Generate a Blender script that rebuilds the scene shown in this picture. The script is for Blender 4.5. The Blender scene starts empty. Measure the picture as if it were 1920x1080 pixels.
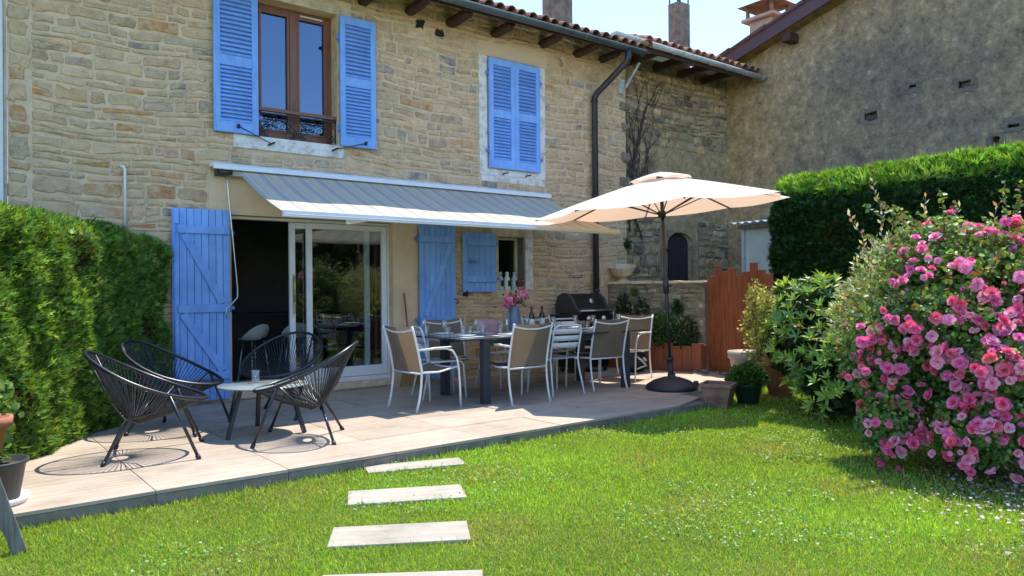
import bpy, math, random
import numpy as np
from mathutils import Vector, Matrix
PI = math.pi
rng = random.Random(11)
NR = np.random.default_rng(5)
SC = bpy.context.scene
COL = SC.collection

# ------------------------------------------------------------------ camera
cam_d = bpy.data.cameras.new('camera'); cam = bpy.data.objects.new('camera', cam_d); COL.objects.link(cam)
cam_d.sensor_width = 36; cam_d.lens = 1386 / 1920 * 36; cam_d.clip_start = .05; cam_d.clip_end = 2000
_r = Vector((0.7971575, -0.60370902, -0.00868019)); _u = Vector((0.00522726, -0.00747526, 0.9999584)); _f = Vector((0.60374879, 0.79716971, 0.00280321))
M = Matrix((( _r.x, _u.x, -_f.x, 0), (_r.y, _u.y, -_f.y, -8.96), (_r.z, _u.z, -_f.z, 1.28), (0, 0, 0, 1)))
cam.matrix_world = M
SC.camera = cam
# ------------------------------------------------------------------ light
SUN = Vector((.39, .138, 1)).normalized()
world = bpy.data.worlds.new('World'); SC.world = world; world.use_nodes = True
wn = world.node_tree; wn.nodes.clear()
sky = wn.nodes.new('ShaderNodeTexSky'); sky.sky_type = 'NISHITA'; sky.sun_disc = False
sky.sun_elevation = math.asin(SUN.z); sky.sun_rotation = math.atan2(SUN.x, SUN.y)
sky.air_density = 1.0; sky.dust_density = 0; sky.ozone_density = 5.5
bg = wn.nodes.new('ShaderNodeBackground'); bg.inputs[1].default_value = .15
wo = wn.nodes.new('ShaderNodeOutputWorld')
wn.links.new(sky.outputs[0], bg.inputs[0]); wn.links.new(bg.outputs[0], wo.inputs[0])
sd = bpy.data.lights.new('sun', 'SUN'); sd.energy = 2.55; sd.angle = math.radians(.53); sd.color = (1, .93, .82)
so = bpy.data.objects.new('sun', sd); COL.objects.link(so); so.rotation_euler = SUN.to_track_quat('Z', 'Y').to_euler(); so.location = (0, 0, 20)
SC.view_settings.view_transform = 'Standard'; SC.view_settings.look = 'None'
SC.view_settings.exposure = 1.62; SC.view_settings.gamma = 1
SC.cycles.max_bounces = 10; SC.cycles.transparent_max_bounces = 24
SC.cycles.caustics_reflective = False; SC.cycles.caustics_refractive = False

# ------------------------------------------------------------------ mesh helpers
class MB:
    def __init__(s): s.v = []; s.f = []; s.m = []; s.sm = []; s.c = []; s.col = (1, 1, 1)
    def add(s, vs, fs, m=0, smooth=False):
        o = len(s.v); s.v += [tuple(p) for p in vs]
        for f in fs:
            s.f.append(tuple(i + o for i in f)); s.m.append(m); s.sm.append(smooth); s.c.append(s.col)
        return s
    def box(s, x0, y0, z0, x1, y1, z1, m=0, T=None):
        vs = [Vector(p) for p in ((x0,y0,z0),(x1,y0,z0),(x1,y1,z0),(x0,y1,z0),(x0,y0,z1),(x1,y0,z1),(x1,y1,z1),(x0,y1,z1))]
        if T is not None: vs = [T @ p for p in vs]
        return s.add(vs, [(0,3,2,1),(4,5,6,7),(0,1,5,4),(1,2,6,5),(2,3,7,6),(3,0,4,7)], m)
    def sweep(s, pts, prof, m=0, smooth=True, cap=True, closed=False, up=None, scales=None):
        """sweep a closed 2D profile along a polyline"""
        pts = [Vector(p) for p in pts]; n = len(pts); k = len(prof); vs = []
        prevn = None
        for i, p in enumerate(pts):
            if closed: t = (pts[(i+1) % n] - pts[i-1])
            elif i == 0: t = pts[1] - p
            elif i == n-1: t = p - pts[i-1]
            else: t = (pts[i+1]-p).normalized() + (p-pts[i-1]).normalized()
            if t.length < 1e-9: t = Vector((0,0,1))
            t.normalize()
            if prevn is None:
                ref = Vector(up) if up else (Vector((0,0,1)) if abs(t.z) < .9 else Vector((1,0,0)))
                nn = (ref - t*ref.dot(t)).normalized()
            else:
                ref = Vector(up) if up and abs(t.dot(Vector(up))) < .98 else prevn
                nn = (ref - t*ref.dot(t)).normalized()
            prevn = nn; bb = t.cross(nn)
            sc = scales[i] if scales else 1
            for (a, b) in prof: vs.append(p + bb*a*sc + nn*b*sc)
        fs = []
        for i in range(n if closed else n-1):
            j = (i+1) % n
            for q in range(k): fs.append((i*k+q, i*k+(q+1) % k, j*k+(q+1) % k, j*k+q))
        if cap and not closed: fs.append(tuple(range(k))[::-1]); fs.append(tuple((n-1)*k+q for q in range(k)))
        return s.add(vs, fs, m, smooth)
    def tube(s, pts, r, n=8, m=0, closed=False, cap=True, up=None):
        rs = r if isinstance(r, (list, tuple)) else None; rr = 1 if rs else r
        return s.sweep(pts, [(math.cos(2*PI*i/n)*rr, math.sin(2*PI*i/n)*rr) for i in range(n)], m, True, cap, closed, up, rs)
    def bar(s, pts, w, h, m=0, up=None, closed=False):
        return s.sweep(pts, [(-w/2,-h/2),(w/2,-h/2),(w/2,h/2),(-w/2,h/2)], m, False, True, closed, up)
    def lathe(s, prof, c=(0,0,0), n=20, m=0, smooth=True, sx=1, sy=1):
        vs = []; k = len(prof)
        for i in range(n):
            a = 2*PI*i/n
            for (r, z) in prof: vs.append((c[0]+r*math.cos(a)*sx, c[1]+r*math.sin(a)*sy, c[2]+z))
        fs = [(i*k+j, ((i+1) % n)*k+j, ((i+1) % n)*k+j+1, i*k+j+1) for i in range(n) for j in range(k-1)]
        return s.add(vs, fs, m, smooth)
    def prism(s, poly, z0, z1, m=0, T=None):
        k = len(poly); vs = [Vector((x, y, z0)) for x, y in poly] + [Vector((x, y, z1)) for x, y in poly]
        if T is not None: vs = [T @ p for p in vs]
        return s.add(vs, [tuple(range(k))[::-1], tuple(range(k, 2*k))] + [(i, (i+1) % k, k+(i+1) % k, k+i) for i in range(k)], m)
    def grid(s, fn, nu, nv, m=0, smooth=True):
        vs = [fn(i/nu, j/nv) for i in range(nu+1) for j in range(nv+1)]
        return s.add(vs, [(i*(nv+1)+j, (i+1)*(nv+1)+j, (i+1)*(nv+1)+j+1, i*(nv+1)+j+1) for i in range(nu) for j in range(nv)], m, smooth)
    def mesh(s, name, colour=False):
        me = bpy.data.meshes.new(name); me.from_pydata(s.v, [], s.f)
        me.polygons.foreach_set('use_smooth', s.sm); me.polygons.foreach_set('material_index', s.m)
        if colour:
            a = me.attributes.new('col', 'FLOAT_COLOR', 'FACE'); a.data.foreach_set('color', [q for c in s.c for q in (c[0], c[1], c[2], 1)])
        me.update(); return me
    def build(s, name, mats, parent=None, bevel=0, colour=False, seg=2):
        return link(name, s.mesh(name, colour), mats, parent, bevel, seg)
def link(name, me, mats, parent=None, bevel=0, seg=2):
    o = bpy.data.objects.new(name, me); COL.objects.link(o)
    if not me.materials:
        for q in (mats if isinstance(mats, (list, tuple)) else [mats]): me.materials.append(q)
    if parent: o.parent = parent
    if bevel:
        b = o.modifiers.new('bevel', 'BEVEL'); b.width = bevel; b.segments = seg; b.limit_method = 'ANGLE'; b.angle_limit = .6
    return o
def tag(o, label=None, cat=None, group=None, kind=None):
    if label: o['label'] = label
    if cat: o['category'] = cat
    if group: o['group'] = group
    if kind: o['kind'] = kind
    return o
def thing(name, label, cat, loc=(0,0,0), rz=0, group=None):
    o = bpy.data.objects.new(name, None); COL.objects.link(o); o.location = loc; o.rotation_euler = (0, 0, rz); o.empty_display_size = .1
    return tag(o, label, cat, group)
def copy_tree(o, parent=None):
    c = o.copy(); COL.objects.link(c); c.parent = parent
    for ch in list(o.children): copy_tree(ch, c)
    return c
def place(proto, used, label, loc, rz, group=None):
    o = copy_tree(proto) if used else proto
    o.location = loc; o.rotation_euler = (0, 0, rz); o['label'] = label
    if group: o['group'] = group
    return o
def scatter(name, tv, tf, P, A, N, S, cols, mat, parent=None, kind='stuff'):
    """one mesh of many small leaves: template tv (x side, y along, z normal), faces tf (equal sized), frames from A (along) and N (normal)"""
    tv = np.array(tv, float); P = np.asarray(P, float); n = len(P); k = len(tv)
    A = A / np.linalg.norm(A, axis=1, keepdims=True)
    N = N - A*(A*N).sum(1, keepdims=True); N = N / (np.linalg.norm(N, axis=1, keepdims=True)+1e-9)
    B = np.cross(A, N); S = np.asarray(S, float)
    if S.ndim == 1: S = S[:, None]*np.ones((1, 3))
    V = P[:, None, :] + tv[None, :, 0:1]*S[:, None, 0:1]*B[:, None, :] + tv[None, :, 1:2]*S[:, None, 1:2]*A[:, None, :] + tv[None, :, 2:3]*S[:, None, 2:3]*N[:, None, :]
    nf = len(tf); lens = np.array([len(f) for f in tf]); flat = np.concatenate([np.array(f) for f in tf])
    loops = (flat[None, :] + (np.arange(n)*k)[:, None]).ravel()
    tot = np.tile(lens, n); start = np.concatenate([[0], np.cumsum(tot)[:-1]])
    me = bpy.data.meshes.new(name); me.vertices.add(n*k); me.vertices.foreach_set('co', V.ravel())
    me.loops.add(len(loops)); me.loops.foreach_set('vertex_index', loops.astype(np.int32))
    me.polygons.add(n*nf); me.polygons.foreach_set('loop_start', start.astype(np.int32)); 
    me.update(calc_edges=True); me.validate()
    a = me.attributes.new('col', 'FLOAT_COLOR', 'FACE')
    c4 = np.concatenate([np.repeat(cols, nf, axis=0), np.ones((n*nf, 1))], 1); a.data.foreach_set('color', c4.ravel())
    me.materials.append(mat)
    o = bpy.data.objects.new(name, me); COL.objects.link(o)
    if parent: o.parent = parent
    if kind: o['kind'] = kind
    return o
def unit(n): 
    v = NR.normal(size=(n, 3)); return v/np.linalg.norm(v, axis=1, keepdims=True)
def mixcol(base, n, dv=.25, dh=.08, alt=None, pa=.0):
    b = np.array(base)[None, :]*np.exp(NR.normal(0, dv, (n, 1)))*(1+NR.normal(0, dh, (n, 3)))
    if alt is not None:
        k = NR.random(n) < pa; b[k] = np.array(alt)[None, :]*np.exp(NR.normal(0, dv, (k.sum(), 1)))
    return np.clip(b, .003, .95)

# ------------------------------------------------------------------ materials
def nodes(name):
    m = bpy.data.materials.new(name); m.use_nodes = True; t = m.node_tree; b = t.nodes['Principled BSDF']; return m, t, b
def coords(t, rand=True, scale=(1,1,1), kind='Object'):
    tc = t.nodes.new('ShaderNodeTexCoord'); mp = t.nodes.new('ShaderNodeMapping'); mp.inputs['Scale'].default_value = scale
    t.links.new(tc.outputs[kind], mp.inputs[0])
    if rand:
        oi = t.nodes.new('ShaderNodeObjectInfo'); mu = t.nodes.new('ShaderNodeMath'); mu.operation = 'MULTIPLY'; mu.inputs[1].default_value = 37.
        t.links.new(oi.outputs['Random'], mu.inputs[0]); t.links.new(mu.outputs[0], mp.inputs['Location'])
    return mp.outputs[0]
def noise(t, co, scale, detail=5, rough=.6):
    n = t.nodes.new('ShaderNodeTexNoise'); n.inputs['Scale'].default_value = scale; n.inputs['Detail'].default_value = detail; n.inputs['Roughness'].default_value = rough
    t.links.new(co, n.inputs['Vector']); return n
def ramp(t, fac, stops):
    r = t.nodes.new('ShaderNodeValToRGB'); e = r.color_ramp.elements
    while len(e) < len(stops): e.new(.5)
    for q, (p, c) in zip(e, stops): q.position = p; q.color = (*c, 1) if len(c) == 3 else c
    t.links.new(fac, r.inputs[0]); return r.outputs[0]
def mixc(t, fac, a, b, mode='MIX'):
    m = t.nodes.new('ShaderNodeMix'); m.data_type = 'RGBA'; m.blend_type = mode
    for s, i in ((fac, 0), (a, 6), (b, 7)):
        if hasattr(s, 'is_linked'): t.links.new(s, m.inputs[i])
        elif isinstance(s, (int, float)): m.inputs[i].default_value = s
        else: m.inputs[i].default_value = (*s, 1)
    return m.outputs[2]
def bump(t, b, h, strength, dist=.01):
    n = t.nodes.new('ShaderNodeBump'); n.inputs['Strength'].default_value = strength; n.inputs['Distance'].default_value = dist
    t.links.new(h, n.inputs['Height']); t.links.new(n.outputs[0], b.inputs['Normal']); return n
def mat(name, col, rough=.6, var=.18, scale=6, bs=0, bscale=60, metal=0, spec=.5, stretch=(1,1,1), rand=.0, col2=None, bdist=.01, coat=0):
    m, t, b = nodes(name); b.inputs['Roughness'].default_value = rough; b.inputs['Metallic'].default_value = metal
    b.inputs['Specular IOR Level'].default_value = spec; b.inputs['Coat Weight'].default_value = coat
    co = coords(t, True, stretch); n = noise(t, co, scale, 6, .65)
    c2 = col2 or tuple(c*(1-var*1.6) for c in col); c1 = tuple(min(1, c*(1+var)) for c in col)
    c = ramp(t, n.outputs[0], [(.32, c2), (.5, col), (.68, c1)])
    if rand:
        oi = t.nodes.new('ShaderNodeObjectInfo'); hs = t.nodes.new('ShaderNodeHueSaturation'); mr = t.nodes.new('ShaderNodeMapRange')
        mr.inputs[3].default_value = 1-rand; mr.inputs[4].default_value = 1+rand
        t.links.new(oi.outputs['Random'], mr.inputs[0]); t.links.new(mr.outputs[0], hs.inputs['Value']); t.links.new(c, hs.inputs['Color']); c = hs.outputs[0]
    t.links.new(c, b.inputs['Base Color'])
    if bs: bump(t, b, noise(t, co, bscale, 6, .7).outputs[0], bs, bdist)
    return m
def attr_mat(name, rough=.8, bs=.6, bscale=30, vs=9, var=.3, bdist=.01, spec=.3, smear=None):
    m, t, b = nodes(name); b.inputs['Roughness'].default_value = rough; b.inputs['Specular IOR Level'].default_value = spec
    at = t.nodes.new('ShaderNodeAttribute'); at.attribute_name = 'col'
    g = t.nodes.new('ShaderNodeNewGeometry'); co = g.outputs['Position']
    n = noise(t, co, vs, 8, .7); v = ramp(t, n.outputs[0], [(.3, (1-var,)*3), (.5, (1, 1, 1)), (.7, (1+var*.6,)*3)])
    c = mixc(t, 1., at.outputs['Color'], v, 'MULTIPLY')
    c = mixc(t, .5, c, ramp(t, noise(t, co, 55, 6, .8).outputs[0], [(.3, (.62, .60, .58)), (.5, (1, 1, 1)), (.7, (1.25, 1.22, 1.15))]), 'MULTIPLY')
    m2 = t.nodes.new('ShaderNodeMapping'); m2.inputs['Scale'].default_value = (1, 1, 5.5); t.links.new(co, m2.inputs[0])
    c = mixc(t, .55, c, ramp(t, noise(t, m2.outputs[0], 9, 9, .8).outputs[0], [(.30, (.50, .47, .44)), (.46, (1, 1, 1)), (.58, (1, 1, 1)), (.72, (1.35, 1.30, 1.2))]), 'MULTIPLY')
    if smear: c = mixc(t, ramp(t, noise(t, co, 6.5, 9, .78).outputs[0], [(.43, (0, 0, 0)), (.58, (.85, .85, .85))]), c, smear)
    t.links.new(c, b.inputs['Base Color'])
    mp = t.nodes.new('ShaderNodeMapping'); mp.inputs['Scale'].default_value = (1, 1, 2.2); t.links.new(co, mp.inputs[0])
    bump(t, b, noise(t, mp.outputs[0], bscale, 8, .75).outputs[0], bs, bdist); return m
def leaf_mat(name, rough=.5, trans=.35, spec=.4, tint=(1.25, 1.15, .45)):
    m, t, b = nodes(name); b.inputs['Roughness'].default_value = rough; b.inputs['Specular IOR Level'].default_value = spec
    at = t.nodes.new('ShaderNodeAttribute'); at.attribute_name = 'col'; t.links.new(at.outputs['Color'], b.inputs['Base Color'])
    tr = t.nodes.new('ShaderNodeBsdfTranslucent'); c = mixc(t, 1., at.outputs['Color'], tint, 'MULTIPLY'); t.links.new(c, tr.inputs[0])
    mx = t.nodes.new('ShaderNodeMixShader'); mx.inputs[0].default_value = trans
    t.links.new(b.outputs[0], mx.inputs[1]); t.links.new(tr.outputs[0], mx.inputs[2]); t.links.new(mx.outputs[0], t.nodes['Material Output'].inputs[0]); return m
def glass_mat(name, tint=(.9, .95, .95), ior=1.5, refl=(1, 1, 1)):
    """thin pane: transparent with a fresnel mirror"""
    m, t, b = nodes(name); t.nodes.remove(b)
    tr = t.nodes.new('ShaderNodeBsdfTransparent'); tr.inputs[0].default_value = (*tint, 1)
    gl = t.nodes.new('ShaderNodeBsdfGlossy'); gl.inputs['Roughness'].default_value = .012; gl.inputs[0].default_value = (*refl, 1)
    lw_ = t.nodes.new('ShaderNodeLayerWeight'); lw_.inputs[0].default_value = .5; pw = t.nodes.new('ShaderNodeMath'); pw.operation = 'POWER'; pw.inputs[1].default_value = 5; t.links.new(lw_.outputs['Facing'], pw.inputs[0])
    f0 = ((ior-1)/(ior+1))**2; fr = t.nodes.new('ShaderNodeMapRange'); fr.inputs[3].default_value = f0; fr.inputs[4].default_value = 1; t.links.new(pw.outputs[0], fr.inputs[0])
    mx = t.nodes.new('ShaderNodeMixShader'); t.links.new(fr.outputs[0], mx.inputs[0]); t.links.new(tr.outputs[0], mx.inputs[1]); t.links.new(gl.outputs[0], mx.inputs[2])
    t.links.new(mx.outputs[0], t.nodes['Material Output'].inputs[0]); return m

MT = {}
MT['stone'] = attr_mat('rubble_stone', .92, 1., 24, 11, .34, .02, smear=(.64, .475, .305))
MT['barnstone'] = attr_mat('barn_stone', .92, 1., 22, 9, .45, .02)
MT['mortar'] = mat('lime_mortar', (.64, .475, .305), .95, .16, 5, .7, 55, bdist=.012, spec=.2)
MT['render'] = mat('beige_render', (.64, .475, .305), .93, .08, 3, .35, 90, spec=.2, bdist=.006)
MT['dressed'] = mat('dressed_stone', (.62, .49, .33), .9, .2, 7, .6, 40, spec=.25)
MT['whitewash'] = mat('flaking_whitewash', (.66, .63, .57), .9, .2, 9, .8, 30, spec=.2, col2=(.42, .36, .27))
MT['whiterender'] = mat('white_render', (.72, .72, .69), .95, .06, 12, .8, 70, spec=.2)
def paint_mat():
    m, t, b = nodes('weathered_blue_paint'); b.inputs['Roughness'].default_value = .55; b.inputs['Specular IOR Level'].default_value = .35
    co = coords(t, True, (3, 3, .6)); n = noise(t, co, 4, 7, .7); c = ramp(t, n.outputs[0], [(.3, (.165, .335, .70)), (.5, (.20, .39, .78)), (.7, (.245, .44, .80))])
    g = t.nodes.new('ShaderNodeNewGeometry'); n2 = noise(t, g.outputs['Position'], 38, 8, .8); chip = ramp(t, n2.outputs[0], [(.645, (0, 0, 0)), (.69, (.75, .75, .75))])
    n3 = noise(t, g.outputs['Position'], 3.3, 6, .7); c = mixc(t, .6, c, ramp(t, n3.outputs[0], [(.28, (.60, .63, .70)), (.56, (1, 1, 1))]), 'MULTIPLY')
    c = mixc(t, chip, c, (.20, .22, .30)); oi = t.nodes.new('ShaderNodeObjectInfo'); hs = t.nodes.new('ShaderNodeHueSaturation'); mr = t.nodes.new('ShaderNodeMapRange'); mr.inputs[3].default_value = .93; mr.inputs[4].default_value = 1.07
    t.links.new(oi.outputs['Random'], mr.inputs[0]); t.links.new(mr.outputs[0], hs.inputs['Value']); t.links.new(c, hs.inputs['Color']); t.links.new(hs.outputs[0], b.inputs['Base Color']); bump(t, b, n.outputs[0], .2, .006); return m
MT['blue'] = paint_mat()
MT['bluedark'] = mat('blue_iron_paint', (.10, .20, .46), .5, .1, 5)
MT['iron'] = mat('black_iron', (.012, .012, .014), .5, .2, 9)
MT['brownwood'] = mat('varnished_brown_wood', (.19, .065, .028), .42, .2, 4, .15, 30, stretch=(8, 8, .5))
MT['darkwood'] = mat('dark_eave_timber', (.055, .024, .017), .75, .35, 5, .5, 25, stretch=(.6, 5, 5), rand=.25)
MT['redfence'] = mat('red_brown_stained_pine', (.27, .075, .028), .6, .3, 5, .3, 30, stretch=(7, 7, .5), rand=.16)
MT['zinc'] = mat('weathered_dark_zinc', (.10, .125, .125), .5, .22, 4, .1, 30, metal=.25)
MT['pipe'] = mat('dark_downpipe', (.028, .028, .034), .42, .2, 5)
MT['whitepvc'] = mat('weathered_white_gutter', (.50, .53, .53), .5, .22, 6)
MT['white'] = mat('white_enamel', (.74, .74, .74), .4, .04, 4)
MT['pvc'] = mat('white_door_frame', (.70, .70, .69), .35, .04, 3)
MT['creamframe'] = mat('cream_window_frame', (.60, .57, .48), .5, .1, 4)
MT['tile'] = mat('old_clay_roof_tile', (.30, .145, .09), .9, .45, 5, .8, 40, rand=.35, col2=(.10, .075, .06))
MT['fascia'] = mat('brown_fascia', (.075, .032, .034), .55, .12, 3)
MT['chimney'] = mat('grey_brown_chimney_render', (.20, .155, .115), .95, .3, 7, 1., 30, col2=(.09, .075, .06))
MT['dark'] = mat('dark_interior', (.20, .20, .21), .8, .1, 3)
MT['floor_in'] = mat('interior_floor', (.30, .27, .24), .4, .1, 3)
MT['pane'] = glass_mat('window_pane', (.78, .82, .82), 1.75)
MT['panesky'] = glass_mat('upper_window_pane', (.25, .28, .32), 2.6, (.50, .66, .90))  # blue mirror tint puts the sky colour into the reflection
MT['grey'] = mat('anthracite_aluminium', (.035, .042, .052), .42, .08, 3, spec=.5)
MT['tabletop'] = mat('smoked_glass_tabletop', (.05, .06, .07), .12, .05, 2, spec=.8)
MT['cord'] = mat('black_plastic_cord', (.010, .011, .015), .28, .1, 5, spec=.6)
MT['chairblack'] = mat('black_steel_tube', (.016, .017, .021), .33, .1, 5, spec=.6)
MT['plastic'] = mat('charcoal_plastic', (.022, .025, .03), .5, .1, 5)
MT['bbq'] = mat('black_enamel_lid', (.008, .008, .010), .2, .05, 3, spec=.6)
MT['bbqside'] = mat('cast_dark_aluminium', (.04, .038, .038), .5, .1, 4)
MT['steel'] = mat('brushed_steel', (.55, .55, .55), .3, .08, 8, metal=.9)
MT['terracotta'] = mat('terracotta', (.40, .15, .085), .85, .15, 5, .3, 50)
MT['brownpot'] = mat('weathered_brown_clay', (.27, .145, .10), .85, .3, 5, .3, 40)
MT['beigepot'] = mat('taupe_plastic_pot', (.36, .31, .27), .55, .05, 3)
MT['greypot'] = mat('dark_grey_pot', (.035, .042, .045), .5, .15, 4)
MT['greenpot'] = mat('dark_green_pot', (.02, .045, .03), .5, .15, 4)
MT['soil'] = mat('soil', (.07, .045, .03), .95, .4, 20, 1., 60)
MT['greywood'] = mat('grey_weathered_timber', (.20, .18, .155), .85, .35, 4, .6, 25, stretch=(8, 8, .6))
MT['vase'] = mat('blue_grey_enamel_jug', (.13, .18, .25), .45, .15, 6)
MT['plate'] = mat('white_china', (.8, .8, .78), .2, .03, 3)
MT['plateblue'] = mat('dark_blue_china', (.02, .035, .07), .2, .1, 4)
MT['napkin'] = mat('dark_place_mat', (.018, .02, .028), .7, .1, 20)
MT['bottle'] = mat('dark_wine_glass', (.008, .012, .008), .1, .05, 3, spec=.7)
MT['label'] = mat('paper_label', (.72, .70, .66), .7, .05, 4)
MT['lantern'] = mat('pale_grey_blue_lantern', (.38, .47, .50), .6, .15, 8)
MT['lanternwhite'] = mat('chalk_white_lantern', (.68, .70, .70), .6, .1, 8)
MT['straw'] = mat('broom_straw', (.36, .20, .075), .85, .3, 10, .5, 60, stretch=(8, 8, .5))
MT['bag'] = mat('black_bag_cloth', (.008, .008, .010), .55, .2, 5, .4, 20)
MT['bagwhite'] = mat('white_bag_print', (.6, .6, .6), .6, .1, 5)
MT['shedwall'] = mat('pale_green_shed_wall', (.58, .68, .62), .85, .06, 4, .3, 40)
MT['corrugated'] = mat('pale_corrugated_sheet', (.52, .58, .66), .5, .12, 4)
MT['stool'] = mat('pale_stool_shell', (.75, .75, .76), .4, .05, 3)
MT['bark'] = mat('grey_bark', (.16, .13, .10), .9, .3, 12, .6, 40)
MT['ivy'] = mat('dead_ivy_stem', (.075, .06, .048), .95, .3, 12, .4, 40)
MT['core'] = mat('dark_core_fill', (.028, .036, .015), .95, .3, 8, .5, 20)  # even dark fill, inner shade of the hedges put into the colour
MT['petal'] = leaf_mat('pink_petal', .55, .35, .3, (1.15, .6, .8))
MT['leaf'] = leaf_mat('leaf', .48, .35, .4)
MT['gloss'] = leaf_mat('glossy_leaf', .42, .28, .35)
MT['cypress'] = leaf_mat('cypress_spray', .6, .38, .2, (1.15, 1.1, .4))
MT['grass'] = leaf_mat('grass_blade', .5, .42, .3, (1.2, 1.15, .35))

def fabric(name, col, trans, var=.05, tint=(1, .9, .8), weave=0, rough=.85):
    m, t, b = nodes(name); b.inputs['Roughness'].default_value = rough; b.inputs['Specular IOR Level'].default_value = .15
    co = coords(t, False); n = noise(t, co, 4, 5, .6); c = ramp(t, n.outputs[0], [(.3, tuple(q*(1-var) for q in col)), (.7, tuple(min(1, q*(1+var)) for q in col))])
    t.links.new(c, b.inputs['Base Color']); bump(t, b, noise(t, co, 5, 3).outputs[0], .25, .03)
    tr = t.nodes.new('ShaderNodeBsdfTranslucent'); tr.inputs[0].default_value = (*[a*q for a, q in zip(col, tint)], 1)
    mx = t.nodes.new('ShaderNodeMixShader'); mx.inputs[0].default_value = trans
    t.links.new(b.outputs[0], mx.inputs[1]); t.links.new(tr.outputs[0], mx.inputs[2])
    t.links.new(mx.outputs[0], t.nodes['Material Output'].inputs[0]); return m, t, b, tr, mx
MT['canopy'] = fabric('beige_parasol_cloth', (.82, .745, .68), .38, .03, (1.0, .76, .60))[0]
MT['sling'] = fabric('taupe_sling_mesh', (.235, .185, .135), .28, .08, (1, .85, .65))[0]
MT['cushion'] = fabric('pink_print_cushion', (.55, .36, .40), .1, .3)[0]
def awning_mat():
    m, t, b, tr, mx = fabric('striped_awning_cloth', (.7, .67, .60), .38)
    tc = t.nodes.new('ShaderNodeTexCoord'); sp = t.nodes.new('ShaderNodeSeparateXYZ'); t.links.new(tc.outputs['Object'], sp.inputs[0])
    def mth(op, a, bv):
        q = t.nodes.new('ShaderNodeMath'); q.operation = op
        for i, s in enumerate((a, bv)):
            if s is None: continue
            if isinstance(s, (int, float)): q.inputs[i].default_value = s
            else: t.links.new(s, q.inputs[i])
        return q.outputs[0]
    u = mth('FRACT', mth('DIVIDE', sp.outputs[0], .235), None)
    base = ramp(t, u, [(0, (.72, .655, .51)), (.30, (.72, .655, .51)), (.301, (.34, .335, .35)), (.33, (.34, .335, .35)), (.331, (.56, .55, .54)), (.50, (.56, .55, .54)), (.501, (.34, .335, .35)), (.53, (.34, .335, .35)), (.531, (.72, .655, .51)), (.80, (.72, .655, .51)), (.801, (.46, .45, .46)), (.83, (.46, .45, .46)), (.831, (.72, .655, .51))])
    for n in t.nodes:
        if n.type == 'VALTORGB': n.color_ramp.interpolation = 'LINEAR'
    t.links.new(base, b.inputs['Base Color']); t.links.new(base, tr.inputs[0]); return m
MT['awning'] = awning_mat()
def real_glass(name, col=(1, 1, 1)):
    m, t, b = nodes(name); b.inputs['Base Color'].default_value = (*col, 1); b.inputs['Transmission Weight'].default_value = 1; b.inputs['Roughness'].default_value = .01; b.inputs['IOR'].default_value = 1.45; return m
MT['glass'] = glass_mat('drinking_glass', (.90, .93, .93), 2.0)
def paver_mat(name, a, b_, rand=.1):
    m, t, b = nodes(name); b.inputs['Roughness'].default_value = .62; b.inputs['Specular IOR Level'].default_value = .35
    co = coords(t, True, (.5, 9, 4)); n = noise(t, co, 3.2, 7, .62); c = ramp(t, n.outputs[0], [(.3, a), (.52, tuple((x+y)/2 for x, y in zip(a, b_))), (.7, b_)])
    oi = t.nodes.new('ShaderNodeObjectInfo'); hs = t.nodes.new('ShaderNodeHueSaturation'); mr = t.nodes.new('ShaderNodeMapRange'); mr.inputs[3].default_value = 1-rand; mr.inputs[4].default_value = 1+rand
    t.links.new(oi.outputs['Random'], mr.inputs[0]); t.links.new(mr.outputs[0], hs.inputs['Value']); t.links.new(c, hs.inputs['Color'])
    g = t.nodes.new('ShaderNodeNewGeometry'); d = ramp(t, noise(t, g.outputs['Position'], 2.3, 6, .7).outputs[0], [(.30, (.55, .54, .53)), (.45, (.85, .85, .84)), (.6, (1, 1, 1))])
    t.links.new(mixc(t, .7, hs.outputs[0], d, 'MULTIPLY'), b.inputs['Base Color']); bump(t, b, n.outputs[0], .12, .004); return m
MT['paver'] = paver_mat('wood_look_paver', (.36, .285, .215), (.52, .43, .34))
MT['step'] = paver_mat('pale_stepping_slab', (.34, .305, .245), (.45, .405, .33), .05)
MT['paveredge'] = mat('dark_paver_joint', (.16, .14, .12), .8, .2, 5)  # plain dark base slab, seen in the paver joints
def lawn_mat():
    m, t, b = nodes('lawn_soil'); b.inputs['Roughness'].default_value = .95; b.inputs['Specular IOR Level'].default_value = .1
    g = t.nodes.new('ShaderNodeNewGeometry'); n1 = noise(t, g.outputs['Position'], 1.2, 6, .6); n2 = noise(t, g.outputs['Position'], 40, 5, .7)
    c = ramp(t, n1.outputs[0], [(.35, (.09, .14, .025)), (.6, (.14, .19, .04))]); d = ramp(t, n2.outputs[0], [(.3, (.6, .6, .6)), (.7, (1.3, 1.3, 1.2))])
    t.links.new(mixc(t, 1., c, d, 'MULTIPLY'), b.inputs['Base Color']); bump(t, b, n2.outputs[0], 1, .03); return m
MT['lawn'] = lawn_mat()
MT['riser'] = mat('grey_brown_riser_slab', (.21, .18, .15), .8, .25, 5, .2, 30)
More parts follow.
